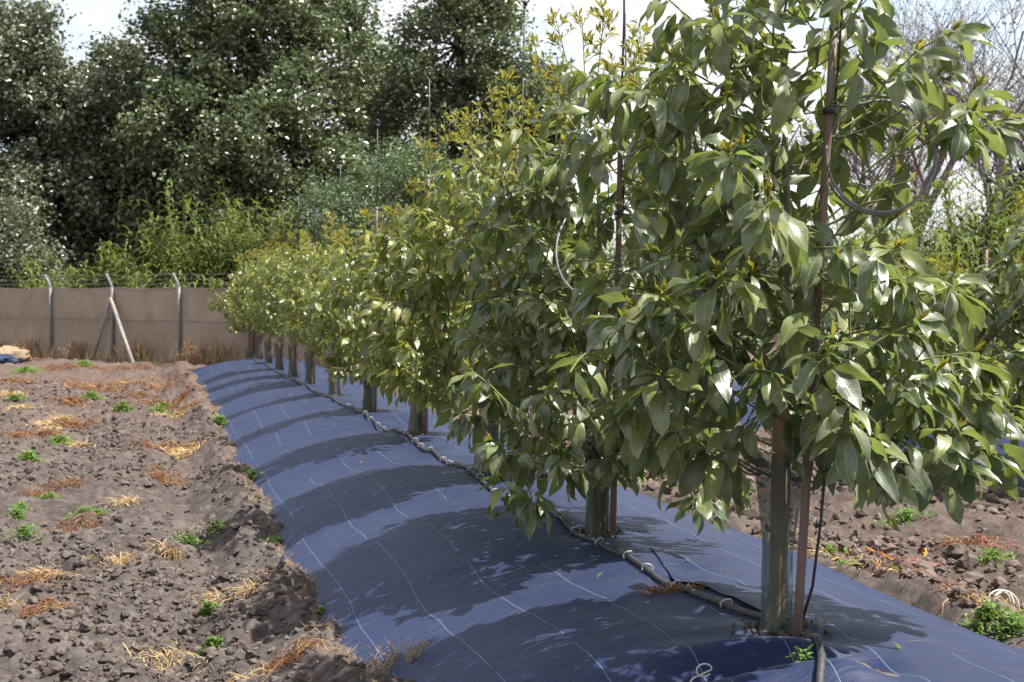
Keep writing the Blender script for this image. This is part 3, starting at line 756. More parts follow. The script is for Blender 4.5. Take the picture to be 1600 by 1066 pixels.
def support_set(k, u, d, T, n_from_fence):
    r = random.Random(500 + k)
    who = 'of the %s avocado tree from the fence' % ORD[n_from_fence]
    RV = np.array([CY, -SY, 0.0])      # across the view; used only to offset poles from the trunk
    bx, by = T.base[0], T.base[1]
    # wooden stake
    sx, sy_ = bx - .05 + r.uniform(-.01, .01), by - .045
    sz = float(mound(sx, sy_))
    hgt = 1.02 if k == 0 else r.uniform(.75, .95)
    b = MB(); hw = .023
    prof = [(-.06, 1), (hgt - .012, 1), (hgt, .82)]
    V = []
    for z, s in prof:
        for (a, c) in ((-1, -1), (1, -1), (1, 1), (-1, 1)): V.append((a * hw * s + .03 * z, c * hw * s, z))
    Qd = [(q * 4 + a, q * 4 + (a + 1) % 4, q * 4 + 4 + (a + 1) % 4, q * 4 + 4 + a) for q in range(2) for a in range(4)] + [(8, 9, 10, 11)]
    b.add(V, Qd)
    o = b.build('wooden_stake', M['wood'], None, (sx, sy_, sz), smooth=False); o.rotation_euler.z = r.uniform(0, .7)
    tag(o, 'square pine stake inside the green netting ' + who, 'stake', 'wooden tree stakes')
    # netting guard: loose open sleeve, pinched in the middle
    b = MB(); rows, cols = 16, 25
    gh = .66 if k == 0 else r.uniform(.45, .58)
    V = np.zeros((rows, cols, 3)); UV = np.zeros((rows, cols, 2))
    p1, p2 = r.uniform(0, 6), r.uniform(0, 6)
    for a in range(rows):
        f = a / (rows - 1)
        for c in range(cols):
            an = c / (cols - 1) * 2 * math.pi * .96
            rad = .038 + .016 * abs(2 * f - .9) + .010 * math.sin(3 * an + p1 + 2.5 * f) + .008 * math.sin(7 * an + 5 * f + p2) + (.03 * f * f if k == 0 else .012 * f)
            V[a, c] = (math.cos(an) * rad * 1.15 + .03 * f, math.sin(an) * rad, f * gh + .03 * f * math.sin(2 * an + p2))
            UV[a, c] = (an / 6.28, f * gh * 2)
    i = np.arange(rows - 1)[:, None] * cols; j = np.arange(cols - 1)[None, :]
    b.add(V, np.stack([i + j, i + j + 1, i + cols + j + 1, i + cols + j], -1).reshape(-1, 4), uv=UV.reshape(-1, 2))
    o = b.build('trunk_guard', M['guard'], None, (bx - .045, by - .035, float(mound(bx, by)) - .02))
    tag(o, 'loose green netting sleeve round the trunk foot ' + who, 'trunk guard', 'green trunk guards')
    # sprinkler pole
    px, py = np.array([bx, by]) + RV[:2] * (-.035 if k == 0 else .03) + np.array([0, -.20 if k == 0 else -.10])
    pz = float(mound(px, py)) - .04
    e = empty('sprinkler_pole', (px, py, pz), 'brown pole with thin sprinkler riser ' + who, 'pole', 'sprinkler poles')
    lx = (.16 if k == 0 else .05 if k == 1 else .16 if k == 2 else r.uniform(-.02, .05)) * RV
    TH, TT = 2.30, (3.12 if k != 2 else 3.2) + r.uniform(-.05, .05)
    if k > 3: TT -= 0.05 + .07 * (k - 3) * .5; TH -= .08 * min(k - 3, 4)
    def at(z): return lx * (z / 3.0) + UPV * z
    b = MB(); b.tube([at(z) for z in np.linspace(0, TH, 9)], np.linspace(.0175, .0145, 9), 10); b.build('pole', M['pole'], e)
    for z in (TH - .02, TH * .62, TH * .38):
        b = MB(); b.tube([at(z - .008), at(z + .008)], .0185, 10); b.build('joint_ring', M['rust'], e)
    b = MB(); b.tube([at(TH - .05), at((TH + TT) / 2) + RV * .006, at(TT)], .0058, 7); ri = b.build('riser', M['black'], e)
    b = MB(); t0 = at(TT); b.tube([t0, t0 + UPV * .032], .016, 8); hd = b.build('sprinkler_head', M['black'], e)
    b = MB(); b.tube(t0 + UPV * .045 + catenary((0, 0, 0), .028, 14), .0055, 5, cap=False); b.tube([t0 + UPV * .065, t0 + UPV * .085], .012, 8); b.build('sprinkler_arm', M['black'], hd)
    # slim feeder tube beside the pole
    off = RV * .028
    if k < 3:
        zz = {0: 1.98, 1: 1.72, 2: 1.75}[k]
        b = MB(); b.tube([at(TH + .45) + off * .4, at(TH) + off * .9, at(zz) + off * .7], .0045, 6); b.build('feeder_tube', M['black'], e)
        b = MB(); b.tube([at(zz - .012), at(zz + .012)], .024, 9); b.build('tie', M['black'], e)
        if k == 0:
            c = at(zz - .16) + RV * .185
            a = np.linspace(2.4, 2.4 - 4 * math.pi + .6, 90)
            rr = .205 + .012 * np.sin(a * .5 + 1)
            pts = c + (rr * np.cos(a))[:, None] * RV + (rr * 1.02 * np.sin(a))[:, None] * UPV + np.linspace(-.05, .03, 90)[:, None] * np.array([-SY, -CY, 0]) + np.linspace(0, .02, 90)[:, None] * RV
            b = MB(); b.tube(pts, .0058, 7); b.build('tube_coil', M['tube'], e)
            q = [at(.95) + RV * .035, at(.75) + RV * .065, at(.5) + RV * .062, at(.25) + RV * .045, at(.04) + RV * .02 + np.array([0, .05, 0])]
            b = MB(); b.tube(q, .0055, 6); b.build('drop_tube', M['black'], e)
        elif k == 1:
            c = at(zz - .20) - RV * .15 - np.array([SY, CY, 0]) * .55
            c = at(zz - .20) - RV * .15
            a = np.linspace(.9, .9 + 2 * math.pi - .35, 60)
            pts = c + (.19 * np.cos(a) * (1 - .1 * np.sin(a)))[:, None] * RV + (.24 * np.sin(a))[:, None] * UPV + (-.62 * np.abs(np.sin((a - .9) / 2)))[:, None] * np.array([SY, CY, 0])
            b = MB(); b.tube(pts, .0055, 7); b.build('tube_coil', M['tube'], e)
for k, u in enumerate(US):
    support_set(k, u, td(u), trees[k], NROW - 1 - k)
# sprinkler pole in the neighbouring row
px, py = xy(1540, 14.6)
e = empty('sprinkler_pole', (px, py, float(mound(px, py, R2X + .06)) - .03), 'slim sprinkler pole standing on the neighbouring bed before the reeds', 'pole', 'sprinkler poles')
b = MB(); b.tube([(0, 0, z) for z in np.linspace(0, 1.75, 5)], .016, 8); b.build('pole', M['pole'], e)
b = MB(); b.tube([(0, 0, 1.7), (0.01, 0, 2.45)], .007, 6); b.build('riser', M['black'], e)
b = MB(); b.tube([(0.01, 0, 2.44), (0.01, 0, 2.5)], .018, 8); b.build('sprinkler_head', M['black'], e)

# ------------------------------------------------------------------ irrigation pipe and its hoops
py_ = np.concatenate([np.linspace(4.9, 12, 60), np.linspace(12.3, 31, 50)])
px_ = 2.185 + .012 * np.sin(py_ * 1.3) + .006 * np.sin(py_ * 4.3)
bx, by = trees[0].base[:2]
nearp = np.array([gpt(1280, 1120, .36), gpt(1287, 1072, .42), gpt(1291, 1045, .42), gpt(1280, 1018, .42), gpt(1255, 1004, .42), gpt(1222, 992, .42), gpt(1190, 978, .42)])
pp = np.concatenate([nearp, np.stack([px_, py_], 1)[np.where(py_ > nearp[-1, 1] + .25)]])
# smooth resample
tt = np.concatenate([[0], np.cumsum(np.hypot(*np.diff(pp, axis=0).T))]); ts = np.concatenate([np.arange(0, 9, .05), np.arange(9, tt[-1], .2)])
pp = np.stack([np.interp(ts, tt, pp[:, 0]), np.interp(ts, tt, pp[:, 1])], 1)
for _ in range(2): pp[1:-1] = (pp[:-2] + 2 * pp[1:-1] + pp[2:]) / 4
pzz = mound(pp[:, 0], pp[:, 1]); ker = np.ones(5) / 5; pzz = np.maximum(pzz, np.convolve(np.pad(pzz, 2, 'edge'), ker, 'valid'))
PIPE = np.column_stack([pp, pzz + .014])
b = MB(); b.tube(PIPE, .0130, 10)
tag(b.build('irrigation_pipe', M['pipe']), 'dusty black irrigation pipe laid along the middle of the weed fabric', 'pipe')
hoopm = None
for q in range(30):
    s_ = 1.2 + .36 * q + (q % 3) * .05
    k = int(np.searchsorted(ts, s_)); 
    if k >= len(PIPE) - 1: break
    p = PIPE[k]; 
    if abs(p[1] - trees[0].base[1]) < .25: continue
    if hoopm is None:
        a = np.linspace(-.5, math.pi + .5, 12); b = MB()
        b.tube(np.stack([np.cos(a) * .025, 0.01 * np.cos(a * 2), np.sin(a) * .025 + .004], 1), .0028, 5); hoopm = b.mesh('pipe_hoop', M['hoop'])
    o = bpy.data.objects.new('pipe_hoop', hoopm); COL.objects.link(o); o.location = p; o.rotation_euler.z = .5 * math.sin(q * 2.1)
    tag(o, 'small pale wire hoop clipped over the irrigation pipe', 'hoop', 'wire hoops along the irrigation pipe')

# ------------------------------------------------------------------ soil clods
ico_v, ico_f = None, None
def ico(level, seed):
    t = (1 + 5 ** .5) / 2
    v = np.array([(-1, t, 0), (1, t, 0), (-1, -t, 0), (1, -t, 0), (0, -1, t), (0, 1, t), (0, -1, -t), (0, 1, -t), (t, 0, -1), (t, 0, 1), (-t, 0, -1), (-t, 0, 1)], float)
    v /= np.linalg.norm(v[0])
    f = [(0, 11, 5), (0, 5, 1), (0, 1, 7), (0, 7, 10), (0, 10, 11), (1, 5, 9), (5, 11, 4), (11, 10, 2), (10, 7, 6), (7, 1, 8), (3, 9, 4), (3, 4, 2), (3, 2, 6), (3, 6, 8), (3, 8, 9), (4, 9, 5), (2, 4, 11), (6, 2, 10), (8, 6, 7), (9, 8, 1)]
    v = [tuple(x) for x in v]
    for _ in range(level):
        cache = {}; nf = []
        def mid(a, b_):
            key = (min(a, b_), max(a, b_))
            if key not in cache:
                m = (np.array(v[a]) + np.array(v[b_])); m /= np.linalg.norm(m); v.append(tuple(m)); cache[key] = len(v) - 1
            return cache[key]
        for (a, b_, c) in f:
            x, y, z = mid(a, b_), mid(b_, c), mid(c, a); nf += [(a, x, z), (b_, y, x), (c, z, y), (x, y, z)]
        f = nf
    v = np.array(v); rr = np.random.default_rng(seed)
    v = v * (1 + rr.uniform(-.36, .34, (len(v), 1))) * rr.uniform(.7, 1.2, (1, 3)) * np.array([1, 1, .75])
    return v, np.array(f)
ICO1 = [ico(1, s) for s in range(8)]; ICO0 = [ico(0, s) for s in range(8)]
def clods(n, xr, yr, size, mat, name, label, group, nbig, big):
    b = MB(); cnt = 0
    bigs = []
    while cnt < n:
        y = yr[0] * (yr[1] / yr[0]) ** rng.random(); x = rng.uniform(*xr)
        if vnoise(np.array(x * .9 + 7), np.array(y * .8)) + rng.uniform(-.4, .4) < -.05: continue
        s = size * rng.lognormal(0, .5) * (1 + y * .02)
        s = min(s, size * 3.2)
        v, f = (ICO1 if y < 9 and s > size * .8 else ICO0)[rng.integers(8)]
        a = rng.uniform(0, 6.28); c, sn = math.cos(a), math.sin(a)
        z = (gs(x, y))
        vv = (v * s) @ np.array([[c, sn, 0], [-sn, c, 0], [0, 0, 1]]) + (x, y, z + s * .25)
        b.add(vv, None, f, lr=rng.random()); cnt += 1
    tag(b.build(name, mat, smooth=False), label, None, None, 'stuff')
    ms = []
    for v, f in ICO1[:5]:
        bb = MB(); bb.add(v, None, f, lr=.3); ms.append(bb.mesh('soil_clod', mat, smooth=False))
    for q in range(nbig):
        y = yr[0] * (min(yr[1], 18) / yr[0]) ** rng.random(); x = rng.uniform(*xr)
        s = rng.uniform(*big)
        o = bpy.data.objects.new('soil_clod', ms[q % 5]); COL.objects.link(o)
        o.scale = (s, s * rng.uniform(.8, 1.2), s * rng.uniform(.7, 1)); o.rotation_euler.z = rng.uniform(0, 6)
        o.location = (x, y, (gs(x, y)) + s * .25)
        tag(o, group[0], 'clod', group[1])
clods(15000, (-3.4, .86), (5.2, 28), .0125, M['clod'], 'soil_crumbs', 'grey crumbs of tilled soil strewn beside the bed', ('large grey clod of earth on the weedy soil', 'large grey clods'), 45, (.028, .055))
clods(4200, (3.95, 7.0), (6.0, 22), .022, M['clod2'], 'soil_crumbs', 'brown crumbs of tilled soil in the alley between the beds', ('large brown clod of earth in the alley between beds', 'large brown clods'), 45, (.04, .075))

# ------------------------------------------------------------------ weeds, dry plants, litter
def blades(b, c, n, spread, ln, wd, curl, seed, up=.6, mat=0):
    r = random.Random(seed)
    for _ in range(n):
        a = r.uniform(0, 6.28); q = spread * .62 * abs(r.gauss(0, 1)) * (1 + .5 * math.sin(2 * a + seed)); q = min(q, spread * r.uniform(.9, 1.15))
        x, y = c[0] + math.cos(a) * q, c[1] + math.sin(a) * q
        z = (gs(x, y)) - .004
        L = r.uniform(*ln); h = r.uniform(0, 6.28); pit = r.uniform(.1, 1.2) * up * 1.6; w_ = wd * r.uniform(.6, 1.3)
        p = np.array([x, y, z]); pts = [p.copy()]; hd = np.array([math.cos(h), math.sin(h), 0])
        cu = r.uniform(-curl, curl)
        for k in range(3):
            p = p + (hd * math.cos(pit) + UPV * math.sin(pit)) * L / 3; pts.append(p.copy()); pit -= r.uniform(.2, .7); h += cu; hd = np.array([math.cos(h), math.sin(h), 0])
            p[2] = max(p[2], z + .004)
        sd = np.cross(hd, UPV)
        V = []
        for k, p in enumerate(pts):
            ww = w_ * (1, .95, .7, .15)[k]; V += [p - sd * ww, p + sd * ww + UPV * ww * .5]
        b.add(V, [(0, 1, 3, 2), (2, 3, 5, 4), (4, 5, 7, 6)], lr=r.random(), mat=mat)
def leafy(b, c, n, spread, ln, seed, hgt=.05, mat=0, ell=1.0, zf=None):
    r = random.Random(seed)
    for _ in range(n):
        a = r.uniform(0, 6.28); q = spread * .55 * abs(r.gauss(0, 1)) * (0.85 + .45 * math.sin(2 * a + seed))
        q = min(q, spread * r.uniform(.85, 1.05))
        x, y = c[0] + math.cos(a) * q, c[1] + math.sin(a) * q * ell
        z = (zf or gs)(x, y) + r.uniform(.0, hgt) * (1.1 - q / spread * .7)
        h = r.uniform(0, 6.28); d = np.array([math.cos(h), math.sin(h), r.uniform(-.2, .8)])
        v, f, uv = SMALL[r.randrange(4)]
        b.add(v * np.array([1, 1.6, 1]) @ (basis(d, UPV) * r.uniform(*ln)).T + (x, y, z), f, uv=uv, lr=r.random(), mat=mat)
def vines(b, c, n, spread, ln, rad, seed, hgt=.10, mat=0):
    r = random.Random(seed)
    for _ in range(n):
        a = r.uniform(0, 6.28); q = spread * math.sqrt(r.random()); x, y = c[0] + math.cos(a) * q, c[1] + math.sin(a) * q
        L = r.uniform(*ln); h = r.uniform(0, 6.28); pts = []; hh = r.uniform(.02, hgt); tw = r.uniform(-.9, .9)
        for k in range(7):
            f = k / 6
            pts.append((x, y, (gs(x, y)) + hh * math.sin(math.pi * min(1, f + .1)) + .004)); x += math.cos(h) * L / 6; y += math.sin(h) * L / 6; h += tw + r.gauss(0, .3)
        b.tube(pts, rad * r.uniform(.6, 1.3), 3, mat=mat, cap=False, lr=r.random())
seed = 900
WEEDS = [(295, 828, .15, 1.0), (35, 838, .13, 1), (45, 722, .16, 1), (38, 580, .55, .6), (130, 572, .40, .6), (145, 622, .22, .8), (250, 642, .20, .8), (395, 757, .13, 1), (435, 848, .10, 1), (150, 805, .09, 1), (30, 795, .10, 1),
         (320, 945, .07, 1), (325, 985, .06, 1), (75, 770, .10, 1), (345, 672, .14, 1), (25, 800, .1, 1), (255, 628, .12, 1), (500, 968, .05, 1)]
_r = random.Random(31)
def g2p(x, y):
    u, v, d = project(np.array([x, y, 0.0])); return float(u), float(v)
for _ in range(6): x_, y_ = _r.uniform(-2.6, .5), _r.uniform(9, 27); WEEDS.append((*g2p(x_, y_), _r.uniform(.08, .22) * (1 + y_ / 25), 1))
def where(c):
    return 'near the brown fence' if c[1] > 24 else 'at the buried fabric edge' if c[0] > .45 else 'in the furrow' if c[0] > -.35 else 'well away from the bed'
for (u, v, s, el) in WEEDS:
    b = MB(); c = gpt(u, v, .02); leafy(b, c, int(240 + 520 * s + 900 * s * s), s, (.018, .038) if c[1] < 14 else (.035, .07), seed, .06 if c[1] < 14 else .10); seed += 1
    tag(b.build('weed_patch', M['weed']), ('broad' if s > .2 else 'small') + ' patch of low green weeds on grey soil ' + where(c), 'weed', 'green weed patches on the grey soil')
for (u, v, s, el) in [(1555, 868, .19, 1), (1420, 812, .22, 1), (1590, 1015, .24, 1), (1545, 1000, .16, 1), (990, 765, .3, 1), (1210, 600, .3, 1), (700, 650, .26, 1), (720, 668, .26, 1), (1300, 860, .12, 1), (1340, 890, .10, 1), (1400, 905, .08, 1)]:
    b = MB(); c = gpt(u, v, .03); leafy(b, c, int(200 + 600 * s + 2500 * s * s), s, (.02, .045), seed, .07); seed += 1
    tag(b.build('weed_patch', M['weed']), ('broad' if s > .2 else 'small') + ' patch of low green weeds in the brown alley ' + ('close to the bed edge' if c[0] < 4.6 else 'among the clods'), 'weed', 'green weed patches in the brown alley')
DRY = [(100, 655, .24, 'tuft'), (185, 870, .13, 'tuft'), (95, 895, .20, 'tuft'), (250, 1010, .22, 'tuft'), (60, 885, .16, 'tuft'), (15, 615, .5, 'tuft'), (75, 665, .3, 'tuft'), (320, 910, .08, 'tuft'), (290, 700, .15, 'tuft'), (30, 640, .35, 'tuft'), (200, 600, .5, 'tuft'), (120, 690, .2, 'tuft'), (10, 930, .12, 'tuft'), (195, 790, .14, 'tuft'), (270, 645, .3, 'tuft'), (260, 855, .08, 'tuft'), (390, 1050, .12, 'tuft')]
for _ in range(6): x_, y_ = _r.uniform(-3, .6), _r.uniform(7.5, 28); DRY.append((*g2p(x_, y_), _r.uniform(.08, .2) * (1 + y_ / 22), 't'))
for (u, v, s, _) in DRY:
    b = MB(); c = gpt(u, v, .02); far = c[1] > 14
    blades(b, c, int(140 + 300 * s), s, (.06, .18) if not far else (.1, .26), 0.0024 if not far else .005, .5, seed, .42); blades(b, c, int(50 + 110 * s), s * 1.1, (.03, .10), .0026 if not far else .005, .5, seed + 3, .3, mat=1); seed += 1
    tag(b.build('straw_tuft', [M['straw'], M['rustvine']]), ('broad' if s > .2 else 'small') + ' tuft of straw coloured dry grass on grey soil ' + where(c), 'dry grass', 'dry grass tufts on the grey soil')
RED = [(265, 695, .34), (140, 600, .5), (50, 680, .25), (230, 600, .6), (50, 768, .12), (260, 735, .16), (110, 660, .28), (300, 640, .3), (60, 945, .12), (245, 740, .1), (40, 905, .15), (450, 1050, .10), (275, 622, .3), (95, 575, .5), (30, 562, .6), (190, 575, .7)]
for _ in range(10): x_, y_ = _r.uniform(-3, .6), _r.uniform(9, 29); RED.append((*g2p(x_, y_), _r.uniform(.08, .2) * (1 + y_ / 20)))
for (u, v, s) in RED:
    b = MB(); c = gpt(u, v, .02); far = c[1] > 14
    vines(b, c, int(40 + 120 * s), s, (.08, .26) if not far else (.14, .40), .0021 if not far else .0042, seed, .05 if not far else .08); blades(b, c, int(150 + 300 * s), s * 1.0, (.03, .09), .003 if not far else .006, .5, seed + 1, .3); seed += 2
    tag(b.build('dry_vine', M['rustvine']), ('broad' if s > .25 else 'small') + ' rust red tangle of dried creeper on grey soil ' + where(c), 'dry vine', 'rust red vine tangles on the grey soil')
for (u, v, s, m_) in [(1280, 865, .32, 'straw'), (1320, 880, .22, 'straw'), (1480, 930, .14, 'rustvine'), (1560, 950, .18, 'straw'), (1545, 975, .14, 'rustvine'), (1400, 915, .12, 'straw'), (990, 740, .3, 'straw'), (710, 640, .5, 'straw'), (740, 650, .6, 'straw'), (1510, 842, .10, 'rustvine'), (1170, 690, .3, 'straw')]:
    b = MB(); c = gpt(u, v, .03); blades(b, c, int(130 + 200 * s), s, (.08, .2), .003, .5, seed, .4); vines(b, c, 30, s, (.1, .35), .0035, seed + 7, .05); seed += 1
    tag(b.build('straw_tuft' if m_ == 'straw' else 'dry_vine', M[m_]), 'straw coloured dry grass along the brown soil alley' if m_ == 'straw' else 'rust red dried creeper along the brown soil alley', 'dry grass' if m_ == 'straw' else 'dry vine', 'dry plants along the brown alley')
# pink stems, bleached coil, orange twine in the brown alley
for (u, v, s) in ((1440, 885, .14), (1395, 870, .10), (1460, 920, .16), (1550, 850, .10)):
    b = MB(); vines(b, gpt(u, v, .04), 8, s, (.2, .5), .0032, seed, .08); seed += 1
    tag(b.build('pink_stems', M['pink']), 'curled pinkish dry stems lying in the brown soil alley', 'dry stems', 'pink stems in the alley')
cx, cy = gpt(1570, 972, .05); cz = (gs(cx, cy))
b = MB(); a = np.linspace(0, 15, 70)
b.tube(np.stack([cx + (.07 + .012 * np.sin(a * 1.3)) * np.cos(a), cy + .03 * np.sin(a * .7), cz + .085 + (.075 + .01 * np.cos(a * .8)) * np.sin(a)], 1), .005, 5)
a = np.linspace(0, 9, 40); b.tube(np.stack([cx - .13 + .06 * np.cos(a), cy + .03 * np.sin(a * .6), cz + .05 + .05 * np.sin(a)], 1), .0045, 5)
b.tube([(cx - .08, cy, cz + .03), (cx - .02, cy - .03, cz + .02), (cx + .08, cy - .02, cz + .06)], .005, 5)
tag(b.build('bleached_stem_coil', M['white']), 'bleached white coil of dry stem lying on the alley soil', 'stem coil')
pts = [gpt(u, v, .04) for u, v in ((1330, 848), (1355, 850), (1385, 856), (1405, 862), (1430, 858), (1442, 852), (1450, 846))]
tn = np.linspace(0, len(pts) - 1, 60); P = np.array(pts); xs_ = np.interp(tn, range(len(pts)), P[:, 0]) + .02 * np.sin(tn * 5); ys_ = np.interp(tn, range(len(pts)), P[:, 1]) + .03 * np.sin(tn * 7)
b = MB(); b.tube(np.stack([xs_, ys_, gz(xs_, ys_) + .025 + .012 * np.sin(tn * 6)], 1), .008, 5)
tag(b.build('orange_twine', M['orange']), 'frayed orange twine lying across the brown soil alley', 'twine')
# dried weed on the fabric
b = MB(); c = gpt(1050, 928, .43); r_ = random.Random(4)
for k in range(170):
    a = r_.uniform(0, 6.28); q = math.sqrt(r_.random()); x, y = c[0] + .135 * q * math.cos(a) * CY, c[1] + .06 * q * math.sin(a) - .135 * q * math.cos(a) * SY
    z = ms(x, y); h = r_.uniform(0, 6.28); L = r_.uniform(.02, .05)
    b.tube([(x, y, z), (x + math.cos(h) * L * .5, y + math.sin(h) * L * .5, z + r_.uniform(.004, .02)), (x + math.cos(h) * L, y + math.sin(h) * L, z + r_.uniform(.002, .028))], .0016, 3, cap=False, lr=r_.random())
tag(b.build('dried_weed', M['rustvine']), 'flat reddish dried weed lying on the fabric beside the irrigation pipe', 'dried weed')
# fallen leaves
def fallen(u, v, z, L, mat, label, group, zf, rot):
    x, y = gpt(u, v, z); vv, q, uv = LEAF_HI[int(rot * 7) % NV]
    b = MB(); b.add(vv, q, uv=uv, lr=.9); o = b.build('fallen_leaf', mat, None, (x, y, float(zf(x, y)) + .02 + L * .08)); o.scale = (L,) * 3; o.rotation_euler = (0.3, 0.12, rot)
    tag(o, label, 'leaf', group)
for (u, v, L, ro) in ((325, 888, .17, 5.6), (318, 800, .16, 5.4), (322, 1020, .06, 2), (55, 1000, .07, 3), (310, 796, .07, 2.6), (575, 1052, .12, .3)):
    fallen(u, v, .03, L, M['deadleaf'], 'rust brown fallen leaf lying on the grey soil', 'fallen leaves on the grey soil', gz, ro)
for (u, v, L, ro) in ((945, 897, .06, 3.3), (1075, 884, .04, 1), (1395, 1022, .08, .2), (1187, 1032, .05, 2), (563, 706, .07, 1.2), (905, 800, .05, .4), (1000, 905, .03, 2), (690, 762, .03, 1)):
    fallen(u, v, .42, L, M['leaf'], 'green fallen leaf lying on the blue weed fabric', 'fallen leaves on the fabric', mound, ro)
# wire loop tag and seedling at the seam near the first tree
c = gpt(1090, 1052, .40); z = float(mound(*c))
b = MB(); a = np.linspace(0, 5.6, 24)
ring = np.stack([c[0] + .03 + .028 * np.cos(a), c[1] + .0 * a, z + .055 + .022 * np.sin(a)], 1)
b.tube(np.concatenate([[(c[0] - .05, c[1] - .02, z - .005), (c[0] - .01, c[1], z + .03)], ring]), .003, 5)
tag(b.build('wire_peg', M['hoop']), 'bent pale wire peg sticking out of the fabric seam', 'peg')
b = MB(); c = gpt(1255, 1055, .42); leafy(b, c, 46, .05, (.02, .045), 71, .06, zf=ms); tag(b.build('seedling', M['weed']), 'bright green seedling sprouting at the fabric seam by the pipe bend', 'seedling')
cx, cy = gpt(1345, 1045, .42); cz = ms(cx, cy); v, f = ico(3, 4); v = v / np.linalg.norm(v, axis=1)[:, None]
v = v * (1 + .5 * vnoise(v[:, 0] * 3 + 9, v[:, 1] * 3 + v[:, 2])[:, None]) * np.array([.16, .30, .045])
b = MB(); b.add(v + (0, 0, -.012), None, f)
for k in range(70):
    a_ = random.uniform(0, 6.28); q_ = math.sqrt(random.random()); vv, ff = ICO1[k % 8]; b.add(vv * random.uniform(.004, .014) + (.17 * q_ * math.cos(a_), .3 * q_ * math.sin(a_), .028 * (1.1 - q_)), None, ff, lr=random.random())
tag(b.build('soil_spill', M['clod'], None, (cx, cy, cz)), 'spill of grey soil on the fabric beside the pipe bend', 'soil')
for k in range(7):
    T = trees[k]; cx, cy = T.base[0] - .04, T.base[1] - .06; cz = ms(cx, cy); b = MB(); rr_ = random.Random(k)
    for q in range(90):
        a_ = rr_.uniform(0, 6.28); q_ = .13 * abs(rr_.gauss(0, .6)) + .03; vv, ff = (ICO1 if k < 3 else ICO0)[q % 8]; x_, y_ = cx + q_ * math.cos(a_), cy + q_ * math.sin(a_)
        b.add(vv * rr_.uniform(.006, .022) * (1.3 - min(1, q_ / .2)) + (x_ - cx, y_ - cy, ms(x_, y_) - cz + .004), None, ff, lr=rr_.random())
    tag(b.build('planting_hole_soil', M['clod'], None, (cx, cy, cz), smooth=False), 'earth crumbs in the fabric slit at the %s avocado tree from the fence' % ORD[NROW - 1 - k], 'soil', 'earth at the tree slits')
# wispy dry seed heads on the bed edge
for (u, v, s) in ((600, 1045, .10), (560, 1050, .10), (590, 1060, .08), (640, 1060, .05)):
    b = MB(); c = gpt(u, v, .08); r_ = random.Random(int(u))
    for k in range(26):
        h = r_.uniform(0, 6.28); L = r_.uniform(.05, .12); p0 = np.array([c[0] + r_.gauss(0, s * .4), c[1] + r_.gauss(0, s * .4), 0]); p0[2] = max(gs(p0[0], p0[1]), ms(p0[0], p0[1]))
        p1 = p0 + np.array([math.cos(h) * L * .6, math.sin(h) * L * .6, L * .8]); b.tube([p0, (p0 + p1) / 2 + UPV * .01, p1], .0011, 3, cap=False, lr=r_.random())
        for m_ in range(4):
            qq = p0 + (p1 - p0) * r_.uniform(.4, 1); v_, f_, uv_ = SMALL[m_]; b.add(v_ @ (basis(np.array([r_.gauss(0, 1), r_.gauss(0, 1), .4]), UPV) * .016).T + qq, f_, uv=uv_, lr=r_.random())
    tag(b.build('dry_seedling', M['straw']), 'wispy brown dried seedling on the edge of the weed fabric', 'dry plant', 'dried seedlings on the fabric edge')
# crumbs and straw along the buried fabric edge
b = MB(); r_ = random.Random(77)
for k in range(2600):
    y = 5.2 * (31 / 5.2) ** r_.random(); x = .85 + r_.gauss(0, .045); h = r_.uniform(0, 6.28); L = r_.uniform(.02, .06) * (1 + y * .03)
    z = max(gs(x, y), ms(x, y)); w_ = .0012 * (1 + y * .05)
    p0 = np.array([x, y, z]); p1 = p0 + np.array([math.cos(h) * L, math.sin(h) * L, r_.uniform(0, .6) * L]); s_ = np.array([-math.sin(h), math.cos(h), 0]) * w_
    b.add([p0 - s_, p0 + s_, p1 + s_ * .3, p1 - s_ * .3], [(0, 1, 2, 3)], lr=r_.random(), mat=0 if r_.random() < .6 else 1)
tag(b.build('edge_litter', [M['straw'], M['rustvine']]), 'dry stalk litter along the soil covered edge of the fabric', None, None, 'stuff')
b = MB(); r_ = random.Random(78)
for k in range(2200):
    y = 5.2 * (31 / 5.2) ** r_.random(); x = r_.uniform(-3.3, .95); h = r_.uniform(0, 6.28); L = r_.uniform(.02, .09) * (1 + y * .03); z = (gs(x, y)) + .006; w_ = .0011 * (1 + y * .06)
    p0 = np.array([x, y, z]); p1 = p0 + np.array([math.cos(h) * L, math.sin(h) * L, r_.uniform(0, .3) * L]); s_ = np.array([-math.sin(h), math.cos(h), 0]) * w_
    b.add([p0 - s_, p0 + s_, p1 + s_ * .3, p1 - s_ * .3], [(0, 1, 2, 3)], lr=r_.random())
tag(b.build('straw_litter', M['straw']), 'scattered dry straw litter over the grey soil', None, None, 'stuff')

